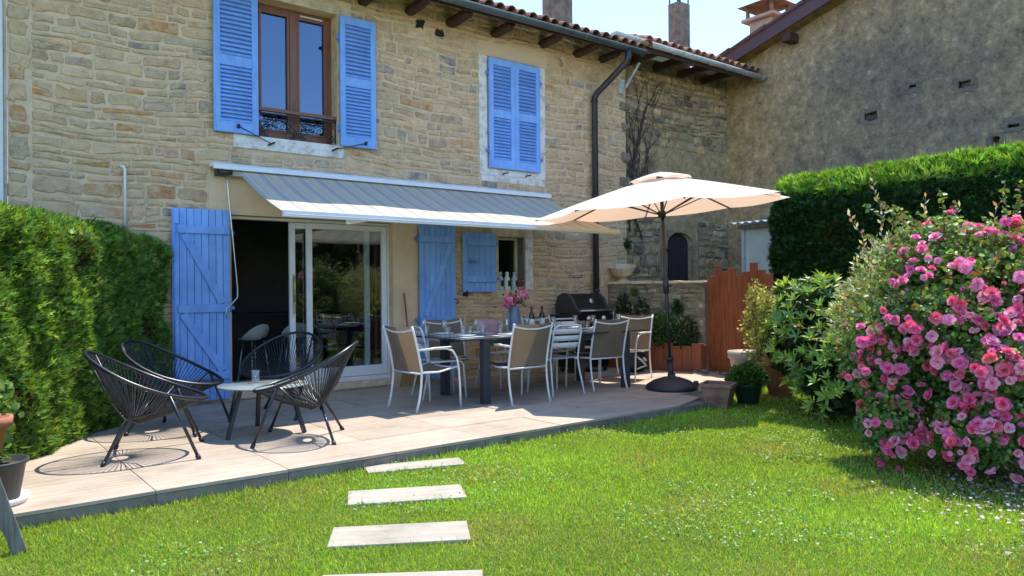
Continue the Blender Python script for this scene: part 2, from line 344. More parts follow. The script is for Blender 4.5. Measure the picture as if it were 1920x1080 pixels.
def roughcast(name, lo, mid, hi, wx=(0, 1)):
    """weathered lime roughcast: pale ground, grey-black algae, white lichen spots"""
    m, t, b = nodes(name); b.inputs['Roughness'].default_value = .96; b.inputs['Specular IOR Level'].default_value = .1
    g = t.nodes.new('ShaderNodeNewGeometry'); P = g.outputs['Position']
    n1 = noise(t, P, .55, 8, .66); n2 = noise(t, P, 4.5, 9, .78); n3 = noise(t, P, 30, 8, .75)
    sp = t.nodes.new('ShaderNodeSeparateXYZ'); t.links.new(P, sp.inputs[0])
    mr = t.nodes.new('ShaderNodeMapRange'); mr.inputs[1].default_value = -2.0; mr.inputs[2].default_value = .5; mr.inputs[3].default_value = 0; mr.inputs[4].default_value = .40; t.links.new(sp.outputs[1], mr.inputs[0])
    ad = t.nodes.new('ShaderNodeMath'); ad.operation = 'ADD'; t.links.new(n1.outputs[0], ad.inputs[0]); t.links.new(mr.outputs[0], ad.inputs[1])
    c = ramp(t, ad.outputs[0], [(.40, lo), (.56, mid), (.80, hi)])
    c = mixc(t, .85, c, ramp(t, n2.outputs[0], [(.28, (.22, .21, .21)), (.45, (.80, .79, .78)), (.56, (1.05, 1.03, 1.0)), (.70, (1.7, 1.65, 1.5))]), 'MULTIPLY')
    n4 = noise(t, P, 11, 10, .85); c = mixc(t, .9, c, ramp(t, n4.outputs[0], [(.34, (.30, .29, .28)), (.46, (.92, .92, .92)), (.54, (1, 1, 1)), (.66, (1.75, 1.7, 1.55))]), 'MULTIPLY')
    vo = t.nodes.new('ShaderNodeTexVoronoi'); vo.inputs['Scale'].default_value = 2.3; t.links.new(P, vo.inputs['Vector'])
    sc = t.nodes.new('ShaderNodeMath'); sc.operation = 'ADD'; sc.use_clamp = False; mm = t.nodes.new('ShaderNodeMath'); mm.operation = 'MULTIPLY'; mm.inputs[1].default_value = .95
    t.links.new(n4.outputs[0], mm.inputs[0]); t.links.new(vo.outputs['Distance'], sc.inputs[0]); t.links.new(mm.outputs[0], sc.inputs[1])
    li = ramp(t, sc.outputs[0], [(.50, (.9, .9, .9)), (.57, (0, 0, 0))])
    c = mixc(t, li, c, (.62, .59, .52))
    t.links.new(c, b.inputs['Base Color'])
    bump(t, b, mixc(t, .45, n2.outputs[0], n3.outputs[0]), 1., .11); return m
MT['roughcast'] = roughcast('weathered_roughcast', (.31, .245, .18), (.50, .375, .235), (.72, .51, .27))
MT['barnrender'] = roughcast('old_barn_render', (.50, .37, .215), (.58, .43, .25), (.63, .475, .28))
MT['bed'] = mat('dark_earth_joint', (.33, .255, .155), .97, .4, 8, 1., 40)
#@@STRUCTURE
# ================================================================== SETTING
GZ = -.10
m = MB(); 
def lawnz(u, v):
    return (-60+u*120, -60+v*120, GZ)
m.grid(lawnz, 24, 24, smooth=False)
lawn = m.build('lawn', MT['lawn']); tag(lawn, kind='structure')
# --- patio with its pavers (front edge runs almost parallel to the house)
PA = math.atan2(.20, 6.6)*.85
def pxy(u, w): return (-.90 + .885*0 + u*math.cos(PA) - w*math.sin(PA), -3.80 + u*math.sin(PA) + w*math.cos(PA))
patio = MB(); L0, L1 = 0., 9.95
pc = [pxy(.01, .012), pxy(7.93, .012), (8.60, -2.75), (9.18, -2.3), (9.30, -1.6), (8.80, .02), (-.9, .02)]
patio.prism(pc, GZ-.2, -.024); patio = patio.build('patio', MT['paveredge']); tag(patio, kind='structure')
TW, TH = .885, .592
me_t = MB(); me_t.box(.003, .003, -.022, TW-.003, TH-.003, 0); tile_mesh = me_t.mesh('tile')
def clip(poly, a, b):
    """keep the part of a polygon on the left of the line a-b"""
    out = []
    for i in range(len(poly)):
        p, q = poly[i], poly[(i+1) % len(poly)]
        dp = (b[0]-a[0])*(p[1]-a[1])-(b[1]-a[1])*(p[0]-a[0]); dq = (b[0]-a[0])*(q[1]-a[1])-(b[1]-a[1])*(q[0]-a[0])
        if dp >= 0: out.append(p)
        if dp*dq < 0: s = dp/(dp-dq); out.append((p[0]+s*(q[0]-p[0]), p[1]+s*(q[1]-p[1])))
    return out
JX = [1.045 + .885*k for k in range(-2, 10)]
edge = [(7.02, -9.), (7.02, -3.35), (8.62, -2.75), (9.20, -2.3), (9.32, -1.6), (8.82, .03)]
for k in range(-2, 10):
    for r in range(0, 7):
        x0 = 1.045 + .885*k; w0 = r*TH
        cu = (x0 + .90); 
        cor = [pxy(cu+.003, w0+.003), pxy(cu+TW-.003, w0+.003), pxy(cu+TW-.003, w0+TH-.003), pxy(cu+.003, w0+TH-.003)]
        if min(c[1] for c in cor) > -.03: continue
        full = all(c[1] < 0 for c in cor) and max(c[0] for c in cor) < 7.0
        if full:
            o = link('tile', tile_mesh, MT['paver'], patio); o.location = (*pxy(cu, w0), rng.uniform(-.0012, .0012)); o.rotation_euler = (rng.uniform(-.001, .001), rng.uniform(-.001, .001), PA)
        else:
            poly = cor
            for a, b_ in (((8.82, .0), (-9, .0)), ((7.02, -9.), (7.02, -3.35)), ((7.02, -3.35), (8.62, -2.75)), ((8.62, -2.75), (9.20, -2.3)), ((9.20, -2.3), (9.32, -1.6)), ((9.32, -1.6), (8.82, .03))):
                if len(poly) < 3: break
                if a[0] == 7.02 and b_[0] == 7.02 and cor[0][1] > -3.3: continue
                if a == (7.02, -3.35) and max(c[0] for c in cor) < 7.0: continue
                poly = clip(poly, a, b_)
            if len(poly) < 3: continue
            ar = abs(sum(poly[i][0]*poly[(i+1) % len(poly)][1]-poly[(i+1) % len(poly)][0]*poly[i][1] for i in range(len(poly))))/2
            if ar < .01: continue
            MB().prism(poly, -.022, 0).build('tile', MT['paver'], patio)
# front riser panels
for k in range(-1, 9):
    u0 = 1.045+.885*k+.9; 
    if u0+TW > 7.93: break
    b = MB(); a0 = pxy(u0+.004, .004); a1 = pxy(u0+TW-.004, .004); a2 = pxy(u0+TW-.004, .0115); a3 = pxy(u0+.004, .0115)
    b.prism([a0, a1, a2, a3], GZ-.1, -.0255); b.build('riser_panel', MT['riser'], patio)
# stepping slabs sunk in the lawn
for i, (cx_, cy_, rz, lab) in enumerate([(2.88, -3.885, -.30, 'pale stone stepping slab in the lawn nearest the patio edge'), (2.42, -4.575, -.445, 'pale stepping slab in the lawn, second from the patio'), (2.0, -5.26, -.515, 'widest pale stepping slab in the lawn, third from the patio'), (1.64, -5.92, -.58, 'pale stepping slab cut off by the bottom edge of the picture')]):
    b = MB(); hd_ = .165 if i else .115; b.box(-.385, -hd_, -.05, .385, hd_, .022); o = b.build('stepping_slab', MT['step'], None, .006); o.location = (cx_, cy_, GZ); o.rotation_euler = (0, 0, rz)
    tag(o, lab, 'stepping stone', 'stepping slabs in the lawn')
# ================================================================== HOUSE
def holed(x0, x1, z0, z1, holes, y, depth):
    """wall sheet in the xz plane facing -y with rectangular openings and their reveals"""
    b = MB(); xs = sorted({x0, x1, *[h[0] for h in holes], *[h[1] for h in holes]}); zs = sorted({z0, z1, *[h[2] for h in holes], *[h[3] for h in holes]})
    for i in range(len(xs)-1):
        for j in range(len(zs)-1):
            cx, cz = (xs[i]+xs[i+1])/2, (zs[j]+zs[j+1])/2
            if any(h[0] < cx < h[1] and h[2] < cz < h[3] for h in holes): continue
            b.add([(xs[i], y, zs[j]), (xs[i+1], y, zs[j]), (xs[i+1], y, zs[j+1]), (xs[i], y, zs[j+1])], [(0, 1, 2, 3)])
    for (a, c, d, e) in holes:
        b.add([(a, y, d), (a, y, e), (a, y+depth, e), (a, y+depth, d)], [(0, 1, 2, 3)]); b.add([(c, y, d), (c, y, e), (c, y+depth, e), (c, y+depth, d)], [(3, 2, 1, 0)])
        b.add([(a, y, e), (c, y, e), (c, y+depth, e), (a, y+depth, e)], [(0, 1, 2, 3)]); b.add([(a, y, d), (c, y, d), (c, y+depth, d), (a, y+depth, d)], [(3, 2, 1, 0)])
    return b
def layout(x0, x1, z0, z1, holes, hr, wr, split=.25, gap=(.010, .026)):
    out = []; z = z0
    while z < z1-.03:
        h = rng.choice(hr)*rng.uniform(.85, 1.2); h = min(h, z1-z)
        iv = [(x0, x1)]
        for (a, c, d, e) in holes:
            if z+h*.75 > d and z+h*.25 < e:
                iv = [q for (p, r) in iv for q in ((p, min(r, a)), (max(p, c), r)) if q[1]-q[0] > .05]
        for (p, r) in iv:
            x = p
            while x < r-.02:
                w = rng.choice(wr)*rng.uniform(.7, 1.3)*(1 if h < .17 else 1.15)
                if r-(x+w) < .09: w = r-x
                g = rng.uniform(*gap)
                if h > .115 and rng.random() < split:
                    s = rng.uniform(.35, .65)*h; out.append((x+g/2, x+w-g/2, z+g/2, z+s-g/3)); 
                    if rng.random() < .3 and w > .25:
                        q = w*rng.uniform(.35, .65); out.append((x+g/2, x+q-g/2, z+s+g/3, z+h-g/2)); out.append((x+q+g/2, x+w-g/2, z+s+g/3, z+h-g/2))
                    else: out.append((x+g/2, x+w-g/2, z+s+g/3, z+h-g/2))
                else: out.append((x+g/2, x+w-g/2, z+g/2+rng.uniform(0, .012), z+h-g/2-rng.uniform(0, .012)))
                x += w
        z += h
    return out
def wave(x, z): return .030*math.sin(x*1.25+z*.8+.5)+.014*math.sin(x*3.3-z*1.9)+.008*math.sin(x*7.1+z*3)
def stone_geo(b, r, y, proud, jit=.12, wav=wave):
    xa, xb, za, zb = r; w, h = xb-xa, zb-za; cx, cz = (xa+xb)/2, (za+zb)/2; cu = min(w, h)*rng.uniform(.06, .24)
    ne = 2 if w < .22 else 3; js = sorted(rng.uniform(.12, .88) for _ in range(ne)); ks = sorted(rng.uniform(.12, .88) for _ in range(ne))
    raw = [(xa+cu, za)]+[(xa+w*q, za) for q in js]+[(xb-cu, za), (xb, za+cu), (xb, zb-cu), (xb-cu, zb)]+[(xb-w*q, zb) for q in ks]+[(xa+cu, zb), (xa, zb-cu), (xa, za+cu)]
    tw = rng.uniform(-.05, .05)
    o = []
    for (x, z) in raw: o.append((x+rng.uniform(-1, 1)*min(jit*min(w, h)*.6, .02), z+rng.uniform(-1, 1)*min(jit*h*.8, .02)+(x-cx)*tw*min(1, .12/h*.6)))
    n = len(o); ins = min(.012, h*.14)
    v = []
    for (x, z) in o: v.append((x, y+.012, z+wav(x, z)))
    for (x, z) in o:
        dx, dz = x-cx, z-cz; l = math.hypot(dx, dz)+1e-6; k = max(0, 1-ins/l*1.5)
        v.append((cx+dx*k, y-proud*rng.uniform(.45, 1.), cz+dz*k+wav(x, z)))
    v.append((cx+rng.uniform(-.2, .2)*w, y-proud*rng.uniform(.8, 1.5), cz+rng.uniform(-.2, .2)*h+wav(cx, cz)))
    f = [(i, (i+1) % n, n+(i+1) % n, n+i) for i in range(n)] + [(n+i, n+(i+1) % n, 2*n) for i in range(n)]
    b.add(v, f)
def stone_wall(rects, y, proud, cols, mat_, parent, T=None, jit=.12, wav=wave, nmax=300):
    rects = sorted(rects, key=lambda r: -(r[1]-r[0])*(r[3]-r[2])); rest = MB()
    def colour(r):
        c, wgt = zip(*cols); k = rng.choices(c, wgt)[0]; s = math.exp(rng.gauss(0, .13)); return tuple(q*s*(1+rng.gauss(0, .03)) for q in k)
    for i, r in enumerate(rects):
        b = MB() if i < nmax else rest; b.col = colour(r); stone_geo(b, r, y, proud, jit, wav)
        if i < nmax: 
            o = b.build('stone', mat_, parent, 0, True)
            if T is not None: o.matrix_local = T
    if rest.v:
        o = rest.build('small_stones', mat_, parent, 0, True); tag(o, kind='stuff')
        if T is not None: o.matrix_local = T
STC = [((0.609, 0.412, 0.223), 40), ((0.557, 0.392, 0.228), 28), ((0.504, 0.372, 0.242), 14), ((0.652, 0.452, 0.264), 16), ((0.567, 0.268, 0.100), 4), ((0.525, 0.308, 0.132), 7), ((0.263, 0.243, 0.228), 3), ((0.357, 0.283, 0.214), 6)]
house = thing('stone_house', 'two-storey beige rubble stone house with blue shutters behind the patio', 'house')
DO = (2.63, 4.76, .10, 2.20); W1 = (2.96, 3.985, 3.165, 4.86); W3 = (6.53, 7.04, 1.285, 2.085)
wall = holed(.45, 9.272, -.3, 5.46, [DO, W1, W3], 0, .24).build('wall', MT['mortar'], house)
HX = [(2.36, 5.16, -1, 2.64), (2.80, 4.16, 2.98, 5.02), (6.20, 7.46, 2.96, 4.90), (6.40, 7.20, 1.16, 2.22)]
rects = layout(.65, 9.262, .02, 5.34, HX, [.05, .06, .07, .085, .10, .12, .155], [.15, .20, .27, .35, .44], .16, (.005, .016))
zq = .05
while zq < 5.1:
    hq = rng.uniform(.10, .26); rects.append((.455, .64+rng.uniform(-.03, .02), zq, zq+hq-.014)); zq += hq
stone_wall(rects, 0, .015, STC, MT['stone'], wall, jit=.16)
# rendered margin round the sliding door, dressed stone round the windows
def slab(name, x0, x1, z0, z1, mt, parent, y0=-.012, y1=.03, bev=.004):
    return MB().box(x0, y0, z0, x1, y1, z1).build(name, mt, parent, bev)
slab('render_margin', 2.38, DO[0]-.001, -.1, 2.62, MT['render'], wall); slab('render_margin', DO[1]+.001, 5.15, -.1, 2.62, MT['render'], wall); slab('render_margin', DO[0]-.001, DO[1]+.001, DO[3], 2.62, MT['render'], wall)
slab('dressed_block', DO[0]-.25, DO[0], 2.62, 2.70, MT['dressed'], wall)
for z0, z1 in ((3.16, 3.55), (3.56, 4.0), (4.01, 4.4), (4.41, 4.855)): slab('dressed_block', W1[1]+.001, 4.12+rng.uniform(-.03, .05), z0, z1, MT['dressed'], wall); slab('dressed_block', 2.84-rng.uniform(-.03, .05), W1[0]-.001, z0, z1, MT['dressed'], wall)
slab('window_lintel', 2.78, 4.18, 4.862, 5.06, MT['dressed'], wall)
slab('window_sill', 2.66, 4.06, 3.0, 3.163, MT['whitewash'], wall, -.03, .2, .008)
for (a, c, d, e) in ((6.20, 6.345, 3.001, 4.76), (7.325, 7.46, 3.001, 4.76), (6.24, 7.44, 2.90, 3.0), (6.346, 7.324, 3.001, 3.095)): slab('whitewashed_margin', a, c, d, e, MT['whitewash'], wall, -.014)
slab('window_lintel', 6.17, 7.50, 4.762, 5.06, MT['render'], wall, -.013)
for (a, c, d, e, mt) in ((W3[1]+.001, 7.185, 1.285, 2.085, 'whitewash'), (6.40, W3[0]-.001, 1.285, 2.085, 'dressed'), (6.40, 7.2, 2.087, 2.23, 'dressed'), (6.40, 7.16, 1.16, 1.283, 'dressed')): slab('dressed_block', a, c, d, e, MT[mt], wall, -.016)
slab('wooden_reveal', W3[1]-.03, W3[1]-.002, W3[2], W3[3]-.002, MT['greywood'], wall, -.005, .2, .003)
# ---- upper window: frame, panes, ornamental rail
def glazing(x0, x1, z0, z1, y, mt, pane, parent, fw=.055, mull=True, midw=.10, name='window'):
    f = MB(); f.box(x0, y, z0, x0+fw, y+.06, z1); f.box(x1-fw, y, z0, x1, y+.06, z1); f.box(x0+fw, y, z1-fw, x1-fw, y+.06, z1); f.box(x0+fw, y, z0, x1-fw, y+.06, z0+fw*1.4)
    if mull: f.box((x0+x1)/2-midw/2, y-.012, z0+fw*1.4, (x0+x1)/2+midw/2, y+.06, z1-fw)
    w = f.build(name, mt, parent, .004); sp = [(x0+fw, (x0+x1)/2-midw/2), ((x0+x1)/2+midw/2, x1-fw)] if mull else [(x0+fw, x1-fw)]
    for a, c in sp:
        MB().box(a-.004, y+.028, z0+fw*1.3, c+.004, y+.034, z1-fw+.004).build('pane', pane, w)
    return w
win = glazing(W1[0], W1[1], W1[2]+.02, W1[3], .19, MT['brownwood'], MT['panesky'], house, .075)
tag(win, 'brown wooden double window with blue-tinted sky reflection')
for a, c in ((W1[0]+.075, 3.42), (3.525, W1[1]-.075)):      # inner casement bead
    b = MB(); 
    for q in ((a, a+.03, 3.28, 4.785), (c-.03, c, 3.28, 4.785), (a+.03, c-.03, 4.755, 4.785), (a+.03, c-.03, 3.28, 3.31)): b.box(q[0], .183, q[2], q[1], .215, q[3])
    b.build('casement', MT['brownwood'], win, .003)
MB().box(3.56, .178, 4.795, 3.86, .186, 4.815).build('vent_grille', MT['creamframe'], win)
rail = MB(); rail.bar([(W1[0]-.02, .06, 3.52), (W1[1]+.01, .06, 3.52)], .05, .045, up=(0, 0, 1)); rail = rail.build('handrail', MT['brownwood'], win, .005)
orn = MB(); orn.bar([(W1[0], .06, 3.475), (W1[1], .06, 3.475)], .012, .014, up=(0, 0, 1)); orn.bar([(W1[0]+.01, .06, 3.20), (W1[0]+.01, .06, 3.50)], .012, .012); orn.bar([(W1[1]-.01, .06, 3.20), (W1[1]-.01, .06, 3.50)], .012, .012)
def spiral(cx, cz, r, turns, s, a0):
    return [(cx+s*r*(1-.85*k/24)*math.cos(a0+turns*2*PI*k/24), .06, cz+r*(1-.85*k/24)*math.sin(a0+turns*2*PI*k/24)) for k in range(25)]
for half in (0, 1):
    ox = W1[0]+.02+half*.49
    for (fx, fz, r, tn, s, a0) in ((.09, .405-.10, .062, 1.6, 1, .5), (.20, .36-.05, .05, 1.6, -1, .5), (.32, .36-.05, .05, 1.6, 1, .5), (.42, .405-.10, .062, 1.6, -1, .5), (.26, .40-.0, .035, 1.4, 1, 2), (.05, .22-.08, .045, 1.5, 1, 1), (.45, .22-.08, .045, 1.5, -1, 1), (.13, .20, .035, 1.4, -1, 3), (.38, .20, .035, 1.4, 1, 3), (.09, .09, .03, 1.3, 1, 0), (.42, .09, .03, 1.3, -1, 0)):
        orn.tube(spiral(ox+fx, 3.10+fz, r, tn, s, a0), .0055, 5)
    orn.tube([(ox+.01+.48*k/16, .06, 3.44-.16*math.sin(PI*k/16)**.8*(-1)-.19) for k in range(17)], .006, 5)
    orn.tube([(ox+.02, .06, 3.22), (ox+.10, .06, 3.27), (ox+.16, .06, 3.36), (ox+.25, .06, 3.41), (ox+.34, .06, 3.36), (ox+.40, .06, 3.27), (ox+.47, .06, 3.22)], .0055, 5)
orn.build('scrollwork', MT['iron'], win)
# ---- louvred shutters upstairs
def louvre(x0, x1, z0, z1, y, parent, nu, nl, label=None, name='louvred_shutter', skew=0):
    sw = .075; b = MB(); th = .034; zm = z0+(z1-z0)*.50
    b.box(x0, y-th, z0, x0+sw, y, z1); b.box(x1-sw, y-th, z0, x1, y, z1)
    for a, c in ((z0, z0+.13), (zm-.06, zm+.06), (z1-.10, z1)): b.box(x0+sw, y-th+.002, a, x1-sw, y-.002, c)
    sh = b.build(name, MT['blue'], parent, .003)
    if label: tag(sh, label)
    w = x1-x0-2*sw; s = MB(); s.box(0, -.0045, -.026, w, .0045, .026, T=Matrix.Rotation(math.radians(-38), 4, 'X')); me = s.mesh('slat')
    for a, c, n in ((z0+.13, zm-.06, nl), (zm+.06, z1-.10, nu)):
        for k in range(n):
            o = link('slat', me, MT['blue'], sh); o.location = (x0+sw, y-th/2+.004, a+(c-a)*(k+.5)/n)
    MB().box(x0+.01, y-.006, z0+.02, x1-.01, y-.001, z1-.02).build('painted_gap_shade', MT['bluedark'], sh)  # added dark blue sheet stands in for the shade behind the slats
    return sh
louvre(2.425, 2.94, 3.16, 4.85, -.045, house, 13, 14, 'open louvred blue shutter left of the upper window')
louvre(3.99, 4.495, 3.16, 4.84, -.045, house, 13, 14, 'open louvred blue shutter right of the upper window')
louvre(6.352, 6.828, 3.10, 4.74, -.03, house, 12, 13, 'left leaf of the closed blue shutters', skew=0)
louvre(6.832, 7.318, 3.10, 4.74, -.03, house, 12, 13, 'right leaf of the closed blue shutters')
def hinge(x, z, parent=None, y=-.05, s=1):
    b = MB(); b.tube([(x, y, z-.05), (x, y, z+.05)], .012, 6); b.box(x-.05*s, y-.004, z-.02, x+.05*s, y+.004, z+.02); return b.build('hinge', MT['bluedark'], house)
for x, z in ((3.985, 4.55), (3.985, 3.38), (2.945, 3.38), (6.345, 4.5), (6.345, 3.35), (7.325, 4.5), (7.325, 3.3)): hinge(x, z)
for (xa, za, xb, zb) in ((2.70, 3.24, 3.10, 3.08), (4.34, 3.22, 3.92, 3.10)):      # hold-back hooks
    b = MB(); b.tube([(xa, -.09, za), (xb, -.06, zb)], .006, 5); b.tube([(xa, -.075, za-.02), (xa, -.10, za+.02)], .018, 6); b.tube([(xb-.04, -.05, zb-.02), (xb+.04, -.07, zb+.02)], .012, 5); b.build('shutter_hook', MT['iron'], house)
for x in (6.62, 7.06): MB().tube([(x, -.02, 3.02), (x-.02, -.06, 3.03), (x+.06, -.07, 3.045)], .010, 5).build('shutter_hook', MT['iron'], house)
# ---- ledged and braced board shutters downstairs
def boardshutter(x0, x1, z0, z1, y, n, ledges, braces, label, flip=False):
    sh = MB(); sh.box(x0+.004, y-.003, z0+.004, x1-.004, y, z1-.004); s = sh.build('board_shutter', MT['bluedark'], house); tag(s, label)
    w = (x1-x0)/n
    for k in range(n):
        b = MB(); b.box(x0+k*w+.0025, y-.026, z0+rng.uniform(0, .004), x0+(k+1)*w-.0025, y-.003, z1-rng.uniform(0, .004)); b.build('board', MT['blue'], s, .003)
    for za, zb in ledges: MB().box(x0+.06 if not flip else x0+.012, y-.052, za, x1-.012 if not flip else x1-.03, y-.026, zb).build('ledge', MT['blue'], s, .004)
    for (xa, za, xb, zb, wd) in braces:
        d = Vector((xb-xa, 0, zb-za)); l = d.length; ang = math.atan2(d.z, d.x); T = Matrix.Translation((xa, y-.0385, za)) @ Matrix.Rotation(-ang, 4, 'Y')
        MB().box(0, -.0125, -wd/2, l, .0125, wd/2, T=T).build('brace', MT['blue'], s, .003)
    return s
d1 = boardshutter(1.96, 2.595, .04, 2.24, -.05, 8, [(1.955, 2.045), (1.055, 1.145), (.28, .37)], [(2.09, 1.94, 2.50, 1.16, .085), (2.07, 1.04, 2.50, .38, .085)], 'open blue plank door shutter beside the left hedge')
d2 = boardshutter(5.135, 5.725, .05, 2.19, -.05, 7, [(1.955, 2.05), (.83, .92)], [(5.22, .93, 5.64, 1.94, .08), (5.22, .06, 5.66, .82, .08)], 'blue plank door shutter folded open right of the sliding door', True)
d3 = boardshutter(5.85, 6.44, 1.255, 2.125, -.05, 6, [(1.93, 2.03), (1.40, 1.49)], [], 'small blue plank shutter beside the kitchen window')
for x, z in ((2.60, 1.98), (2.60, 1.10), (5.12, 2.0), (5.12, .88), (6.455, 1.98), (6.455, 1.45)): hinge(x, z)
b = MB(); b.tube([(1.985, -.085, 2.12), (1.985, -.085, .3)], .011, 6); b.box(1.975, -.10, 2.06, 2.03, -.076, 2.20); b.build('bolt_rod', MT['blue'], d1)
b = MB(); b.tube([(5.92, -.09, 1.70), (6.09, -.09, 1.70)], .010, 6); b.tube([(5.97, -.085, 1.655), (5.97, -.085, 1.745)], .009, 6); b.box(6.02, -.095, 1.675, 6.055, -.076, 1.725); b.build('latch', MT['bluedark'], d3)
b = MB(); b.box(5.89, -.10, 1.20, 5.92, -.0, 1.26); b.tube([(5.905, -.09, 1.19), (5.905, -.09, 1.28)], .012, 6); b.build('shutter_hook', MT['iron'], house)
b = MB(); b.tube([(5.69, -.08, 1.17), (5.74, -.12, 1.13), (5.70, -.13, 1.09)], .007, 5); b.build('shutter_hook', MT['iron'], house)
# ---- sliding door, step, kitchen window
sl = MB(); y = .10
sl.box(DO[0], y, .10, DO[0]+.03, y+.12, 2.17); sl.box(4.735, y, .16, DO[1]-.002, y+.12, 2.17); sl.box(DO[0]+.03, y, 2.165, DO[1]-.002, y+.12, 2.198); sl.box(DO[0]+.03, y-.01, .10, DO[1]-.002, y+.13, .155)
sl.box(DO[0], -.03, .02, DO[1], y-.012, .098, 1)
door = sl.build('sliding_door', [MT['pvc'], MT['dressed']], house, .003); tag(door, 'white framed sliding glass door standing half open')
def leaf(x0, x1, y, fw, parent):
    f = MB(); z0, z1 = .16, 2.16; f.box(x0, y, z0, x0+fw, y+.045, z1); f.box(x1-fw, y, z0, x1, y+.045, z1); f.box(x0+fw, y, z1-fw, x1-fw, y+.045, z1); f.box(x0+fw, y, z0, x1-fw, y+.045, z0+.13)
    o = f.build('door_leaf', MT['pvc'], parent, .004); MB().box(x0+fw-.003, y+.02, z0+.127, x1-fw+.003, y+.026, z1-fw+.003).build('pane', MT['pane'], o); return o
lf2 = leaf(3.60, 4.73, .115, .075, door); lf1 = leaf(3.395, 4.50, .165, .075, door)
h = MB(); h.box(3.432, .150, 1.0, 3.458, .164, 1.50); h.tube([(3.445, .145, 1.16), (3.445, .12, 1.18), (3.445, .12, 1.44), (3.445, .145, 1.46)], .010, 6); h.build('door_handle', mat('brass', (.55, .42, .20), .35, .1, 4, metal=.7), door)
MB().box(4.60, .22, .3, 4.64, .25, 2.1).build('brown_stile', MT['brownwood'], door)
glazing(W3[0], W3[1]-.03, W3[2]+.015, W3[3], .15, MT['creamframe'], MT['pane'], house, .035, False)
# room behind the doors and window
rm = MB(); rm.add([(1.2, .241, -.05), (8.8, .241, -.05), (8.8, 4.6, -.05), (1.2, 4.6, -.05), (1.2, .241, 2.6), (8.8, .241, 2.6), (8.8, 4.6, 2.6), (1.2, 4.6, 2.6)], [(0, 1, 2, 3)], 1); rm.add([(1.2, .241, -.05), (8.8, .241, -.05), (8.8, 4.6, -.05), (1.2, 4.6, -.05), (1.2, .241, 2.6), (8.8, .241, 2.6), (8.8, 4.6, 2.6), (1.2, 4.6, 2.6)], [(4, 7, 6, 5), (1, 5, 6, 2), (2, 6, 7, 3), (3, 7, 4, 0)], 0)
rm.build('interior_room', [MT['dark'], MT['floor_in']], house)
up = MB(); up.add([(2.2, .241, 2.65), (4.9, .241, 2.65), (4.9, 3, 2.65), (2.2, 3, 2.65), (2.2, .241, 5.28), (4.9, .241, 5.28), (4.9, 3, 5.28), (2.2, 3, 5.28)], [(0, 1, 2, 3), (4, 7, 6, 5), (1, 5, 6, 2), (2, 6, 7, 3), (3, 7, 4, 0)])
up.build('upper_room', MT['dark'], house)
cn = MB(); cn.box(3.2, 2.2, -.05, 5.9, 2.8, .92); cn.box(3.15, 2.1, .92, 5.95, 2.85, .96); cn = cn.build('kitchen_counter', mat('dark_counter', (.03, .03, .035), .35, .1, 3)); tag(cn, 'dark kitchen counter inside the open sliding door', 'counter')
st0 = thing('bar_stool', '', 'stool', group='bar stools at the counter'); b = MB()
b.grid(lambda u, v: (.22*math.cos(2*PI*u)*(.25+.75*v), .20*math.sin(2*PI*u)*(.25+.75*v), .66+.20*max(0, -math.sin(2*PI*u))*v**2+.03*v*v), 20, 5); b.build('seat', MT['stool'], st0)
for sx in (-1, 1):
    for sy in (-1, 1): MB().tube([(sx*.10, sy*.09, .66), (sx*.17, sy*.16, 0)], .011, 6).build('leg', MT['steel'], st0)
MB().tube([(.14, .13, .22), (-.14, .13, .22), (-.14, -.13, .22), (.14, -.13, .22)], .008, 6, closed=True).build('footrest', MT['steel'], st0)
place(st0, False, 'pale bar stool seen inside the open door, left one', (3.35, 1.45, -.05), .4); place(st0, True, 'pale bar stool seen inside the open door, partly behind the door frame', (4.0, 1.55, -.05), -.2)
# ---- roof, eaves, gutter, downpipe, chimney
RP = .36; EY, EZ = -.60, 5.20
def rz_(y): return EZ+RP*(y-EY)
roof = MB(); roof.add([(-.6, EY, EZ), (9.25, EY, EZ), (9.25, 4.5, rz_(4.5)), (-.6, 4.5, rz_(4.5)), (-.6, EY, EZ-.03), (9.25, EY, EZ-.03), (9.25, 4.5, rz_(4.5)-.03), (-.6, 4.5, rz_(4.5)-.03)], [(0, 1, 2, 3), (7, 6, 5, 4), (0, 4, 5, 1), (1, 5, 6, 2), (3, 2, 6, 7), (0, 3, 7, 4)])
roof = roof.build('roof', MT['darkwood'], house)
def canal(l=.46, r=.085, n=8, t=.014):
    b = MB(); vs = []
    for j, (yy, rr) in enumerate(((0, r), (l, r*.86))):
        for k in range(n+1): a = PI*k/n; vs.append((rr*math.cos(a), yy, rr*.95*math.sin(a)))
    for j, (yy, rr) in enumerate(((0, r-t), (l, r*.86-t))):
        for k in range(n+1): a = PI*k/n; vs.append((rr*math.cos(a), yy, rr*.95*math.sin(a)))
    q = n+1; f = []
    for k in range(n): f += [(k, q+k, q+k+1, k+1), (2*q+k, 2*q+k+1, 3*q+k+1, 3*q+k), (k, k+1, 2*q+k+1, 2*q+k)]
    f += [(0, 2*q, 3*q, q), (n, q+n, 3*q+n, 2*q+n)]
    b.add(vs, f, 0, False); return b.mesh('roof_tile')
ct = canal()
